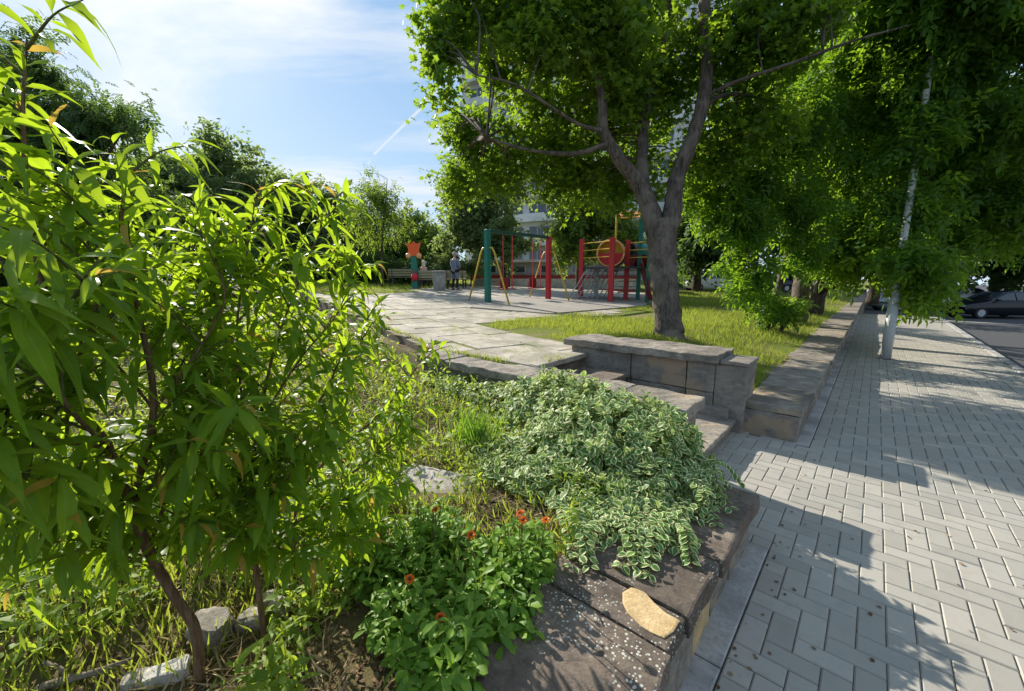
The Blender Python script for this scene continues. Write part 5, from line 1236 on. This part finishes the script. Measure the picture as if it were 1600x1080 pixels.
# ------------------------------------------------------------------ ground cover: grass, weeds, straw, leaf litter
T_BLADE = [(np.array([(0, -.04, 0), (0, .04, 0), (.55, .03, -.03), (.55, -.03, -.03), (1, 0, -.20)]), [(0, 1, 2, 3), (3, 2, 4)], np.zeros((5, 3)))]
def scatter(n, r0, r1, a0, a1, ok, seed):
    """points on the ground, thinning with distance from the near edge of the bed"""
    r_ = np.random.default_rng(seed); out_ = []
    while len(out_) < n:
        R_ = np.exp(r_.uniform(np.log(r0), np.log(r1), 4000)); an = r_.uniform(a0, a1, 4000)
        for d, a in zip(R_, an):
            x, y = -sin(a)*d, cos(a)*d
            if ok(x, y): out_.append((x, y, d))
            if len(out_) >= n: break
    return np.array(out_)
from mathutils import noise as mn
def is_lawn(x, y):
    if region(x, y) != 'terr' or x > -.93 or inpoly(x, y, PT) or (-3.1 < x < -.8 and 4.4 < y < 5.15): return False
    return mn.noise((x*.55, y*.55, 0)) > -.32+.15*random.random()
random.seed(2)
q = scatter(60000, 4.6, 32, radians(0), radians(80), is_lawn, 5); n = len(q); r_ = np.random.default_rng(6)
P = np.array([(x, y, terr(x, y)-.01) for x, y, d in q]); Dn = unit(n, r_)*.55; Dn[:, 2] = np.abs(Dn[:, 2])+.75; Nn = unit(n, r_)
mb = MB(); mb.leaves(T_BLADE[0], P, Dn, Nn, r_.uniform(.04, .085, n)*(1+.05*q[:, 2]), np.clip(r_.random(n)*.8+.25*np.sin(q[:, 0]*1.7)*np.cos(q[:, 1]*1.3), 0, 1))
tag(mb.build('lawn_grass', M['grass']), 'short yellow-green grass growing over the lawn', 'grass', kind='stuff')
# joints and edges of the paving
def jt(x, y): return inpoly(x, y, PT) and mn.noise((x*.9, y*.9, 3)) > .18
q = scatter(7000, 4.6, 22, radians(25), radians(80), jt, 7); r2 = random.Random(4); cl_ = []
n = len(q); P = np.array([(x, y, terr(x, y)-.012) for x, y, d in q]); Dn = unit(n, r_)*.6; Dn[:, 2] = np.abs(Dn[:, 2])+.5
mb = MB(); mb.leaves(T_BLADE[0], P, Dn, unit(n, r_), r_.uniform(.03, .06, n), r_.random(n)*.8); tag(mb.build('joint_grass', M['grass']), 'sparse grass growing in the joints of the terrace paving', 'grass', kind='stuff')
RK = G(665, 752, .3)
def is_bed(x, y): return ((x-RK.x)/.27)**2+((y-RK.y)/.17)**2 > 1 and region(x, y) == 'bed' and x < -.96 and y < 3.0+.255*max(0, -x-4.1)
def wz(P_): return np.array([(x, y, bedz(x, y)) for x, y, d in P_])
q = scatter(34000, 1.15, 12, radians(25), radians(110), is_bed, 9); n = len(q)
keep = np.array([mn.noise((x*1.6, y*1.6, 0)) > (.16 if d < 2.2 else -.25) for x, y, d in q]); q = q[keep]; n = len(q)
P = wz(q); hgt = r_.random(n)**1.5*.13*(1+.18*np.minimum(q[:, 2], 8)); P[:, 2] += hgt; Dn = unit(n, r_); Dn[:, 2] = Dn[:, 2]*.5+.15; Nn = unit(n, r_)*.6+np.array([0, 0, 1])
mb = MB(); K = r_.integers(0, 3, n); T = np.clip(r_.random(n), 0, 1)
S = r_.uniform(.014, .05, n)*(1+.10*q[:, 2])*(.7+.6*r_.random(n)**2); K = r_.integers(0, 7, n); WT = T_OVAL+T_LANCE
for k in range(7): m_ = K == k; mb.leaves(WT[k], P[m_], Dn[m_], Nn[m_], S[m_]*(1 if k < 3 else 1.7), T[m_])
tag(mb.build('weeds', M['weed'], smooth=True), 'low yellow-green weeds covering the soil of the flower bed', 'weeds', kind='stuff')
q = scatter(17000, 1.1, 12, radians(25), radians(112), is_bed, 10); keep = np.array([mn.noise((x*1.3+5, y*1.3, 2)) > -.22 for x, y, d in q]); q = q[keep]; n = len(q); P = wz(q)
Dn = unit(n, r_); Dn[:, 2] = np.abs(Dn[:, 2])*.5+.05; mb = MB(); mb.leaves(T_BLADE[0], P, Dn, unit(n, r_), r_.uniform(.03, .10, n)*(1+.06*q[:, 2]), r_.random(n)); tag(mb.build('dry_grass', M['straw']), 'dry straw-coloured grass stalks strewn over the bed soil', 'dry grass', kind='stuff')
q = scatter(10000, 1.6, 13, radians(28), radians(100), is_bed, 12); n = len(q); P = wz(q)
Dn = unit(n, r_)*.5; Dn[:, 2] = np.abs(Dn[:, 2])+.8; mb = MB(); mb.leaves(T_BLADE[0], P, Dn, unit(n, r_), r_.uniform(.05, .15, n)*(.7+.06*q[:, 2]), r_.random(n)*.7+.2); tag(mb.build('bed_grass', M['grass']), 'loose green grass among the weeds of the flower bed', 'grass', kind='stuff')
q = scatter(6000, 1.1, 5, radians(25), radians(112), is_bed, 11); n = len(q); P = wz(q); P[:, 2] += .004
Dn = unit(n, r_); Dn[:, 2] = np.abs(Dn[:, 2])*.25; Nn = unit(n, r_)*.5+np.array([0, 0, 1]); mb = MB(); K = r_.integers(0, 3, n); S = r_.uniform(.010, .035, n)
for k in range(3): m_ = K == k; mb.leaves(T_OVAL[k], P[m_], Dn[m_], Nn[m_], S[m_], r_.random(m_.sum()))
tag(mb.build('leaf_litter', M['litter']), 'brown leaf litter and crumbs on the dark soil', 'leaf litter', kind='stuff')
# iris-like tuft of long green blades
tf = G(742, 690, .36); t_ = thing('grass_tuft', 'tuft of long upright bright green blades in front of the periwinkle', 'grass tuft', tf)
n = 150; r_ = np.random.default_rng(77); P = np.array([(r_.normal()*.07, r_.normal()*.07, 0) for _ in range(n)]); Dn = unit(n, r_)*.35; Dn[:, 2] = np.abs(Dn[:, 2])+.9
mb = MB(); mb.leaves((T_BLADE[0][0]*np.array([1, .5, 1.2]), T_BLADE[0][1], T_BLADE[0][2]), P, Dn, unit(n, r_), r_.uniform(.16, .30, n), r_.random(n)*.4); mb.build('blades', M['calend'], t_)

# small fallen leaves and grit on the pavers, moss in some joints
def on_pave(x, y): return -.3 < x < 1.95 and 0 < y < 20
q = scatter(130, 1.6, 14, radians(-60), radians(25), on_pave, 15); n = len(q); P = np.array([(x, y, .004) for x, y, d in q]); r_ = np.random.default_rng(16)
w_ = r_.random(n) < .5; P[w_, 0] = -.30+np.abs(r_.normal(size=w_.sum()))*.06
Dn = unit(n, r_); Dn[:, 2] = np.abs(Dn[:, 2])*.12; Nn = unit(n, r_)*.25+np.array([0, 0, 1]); mb = MB(); mb.leaves(T_OVAL[0], P, Dn, Nn, r_.uniform(.008, .028, n), r_.random(n))
tag(mb.build('fallen_leaves', M['litter']), 'small brown fallen leaves scattered on the pavers along the wall', 'fallen leaves', kind='stuff')
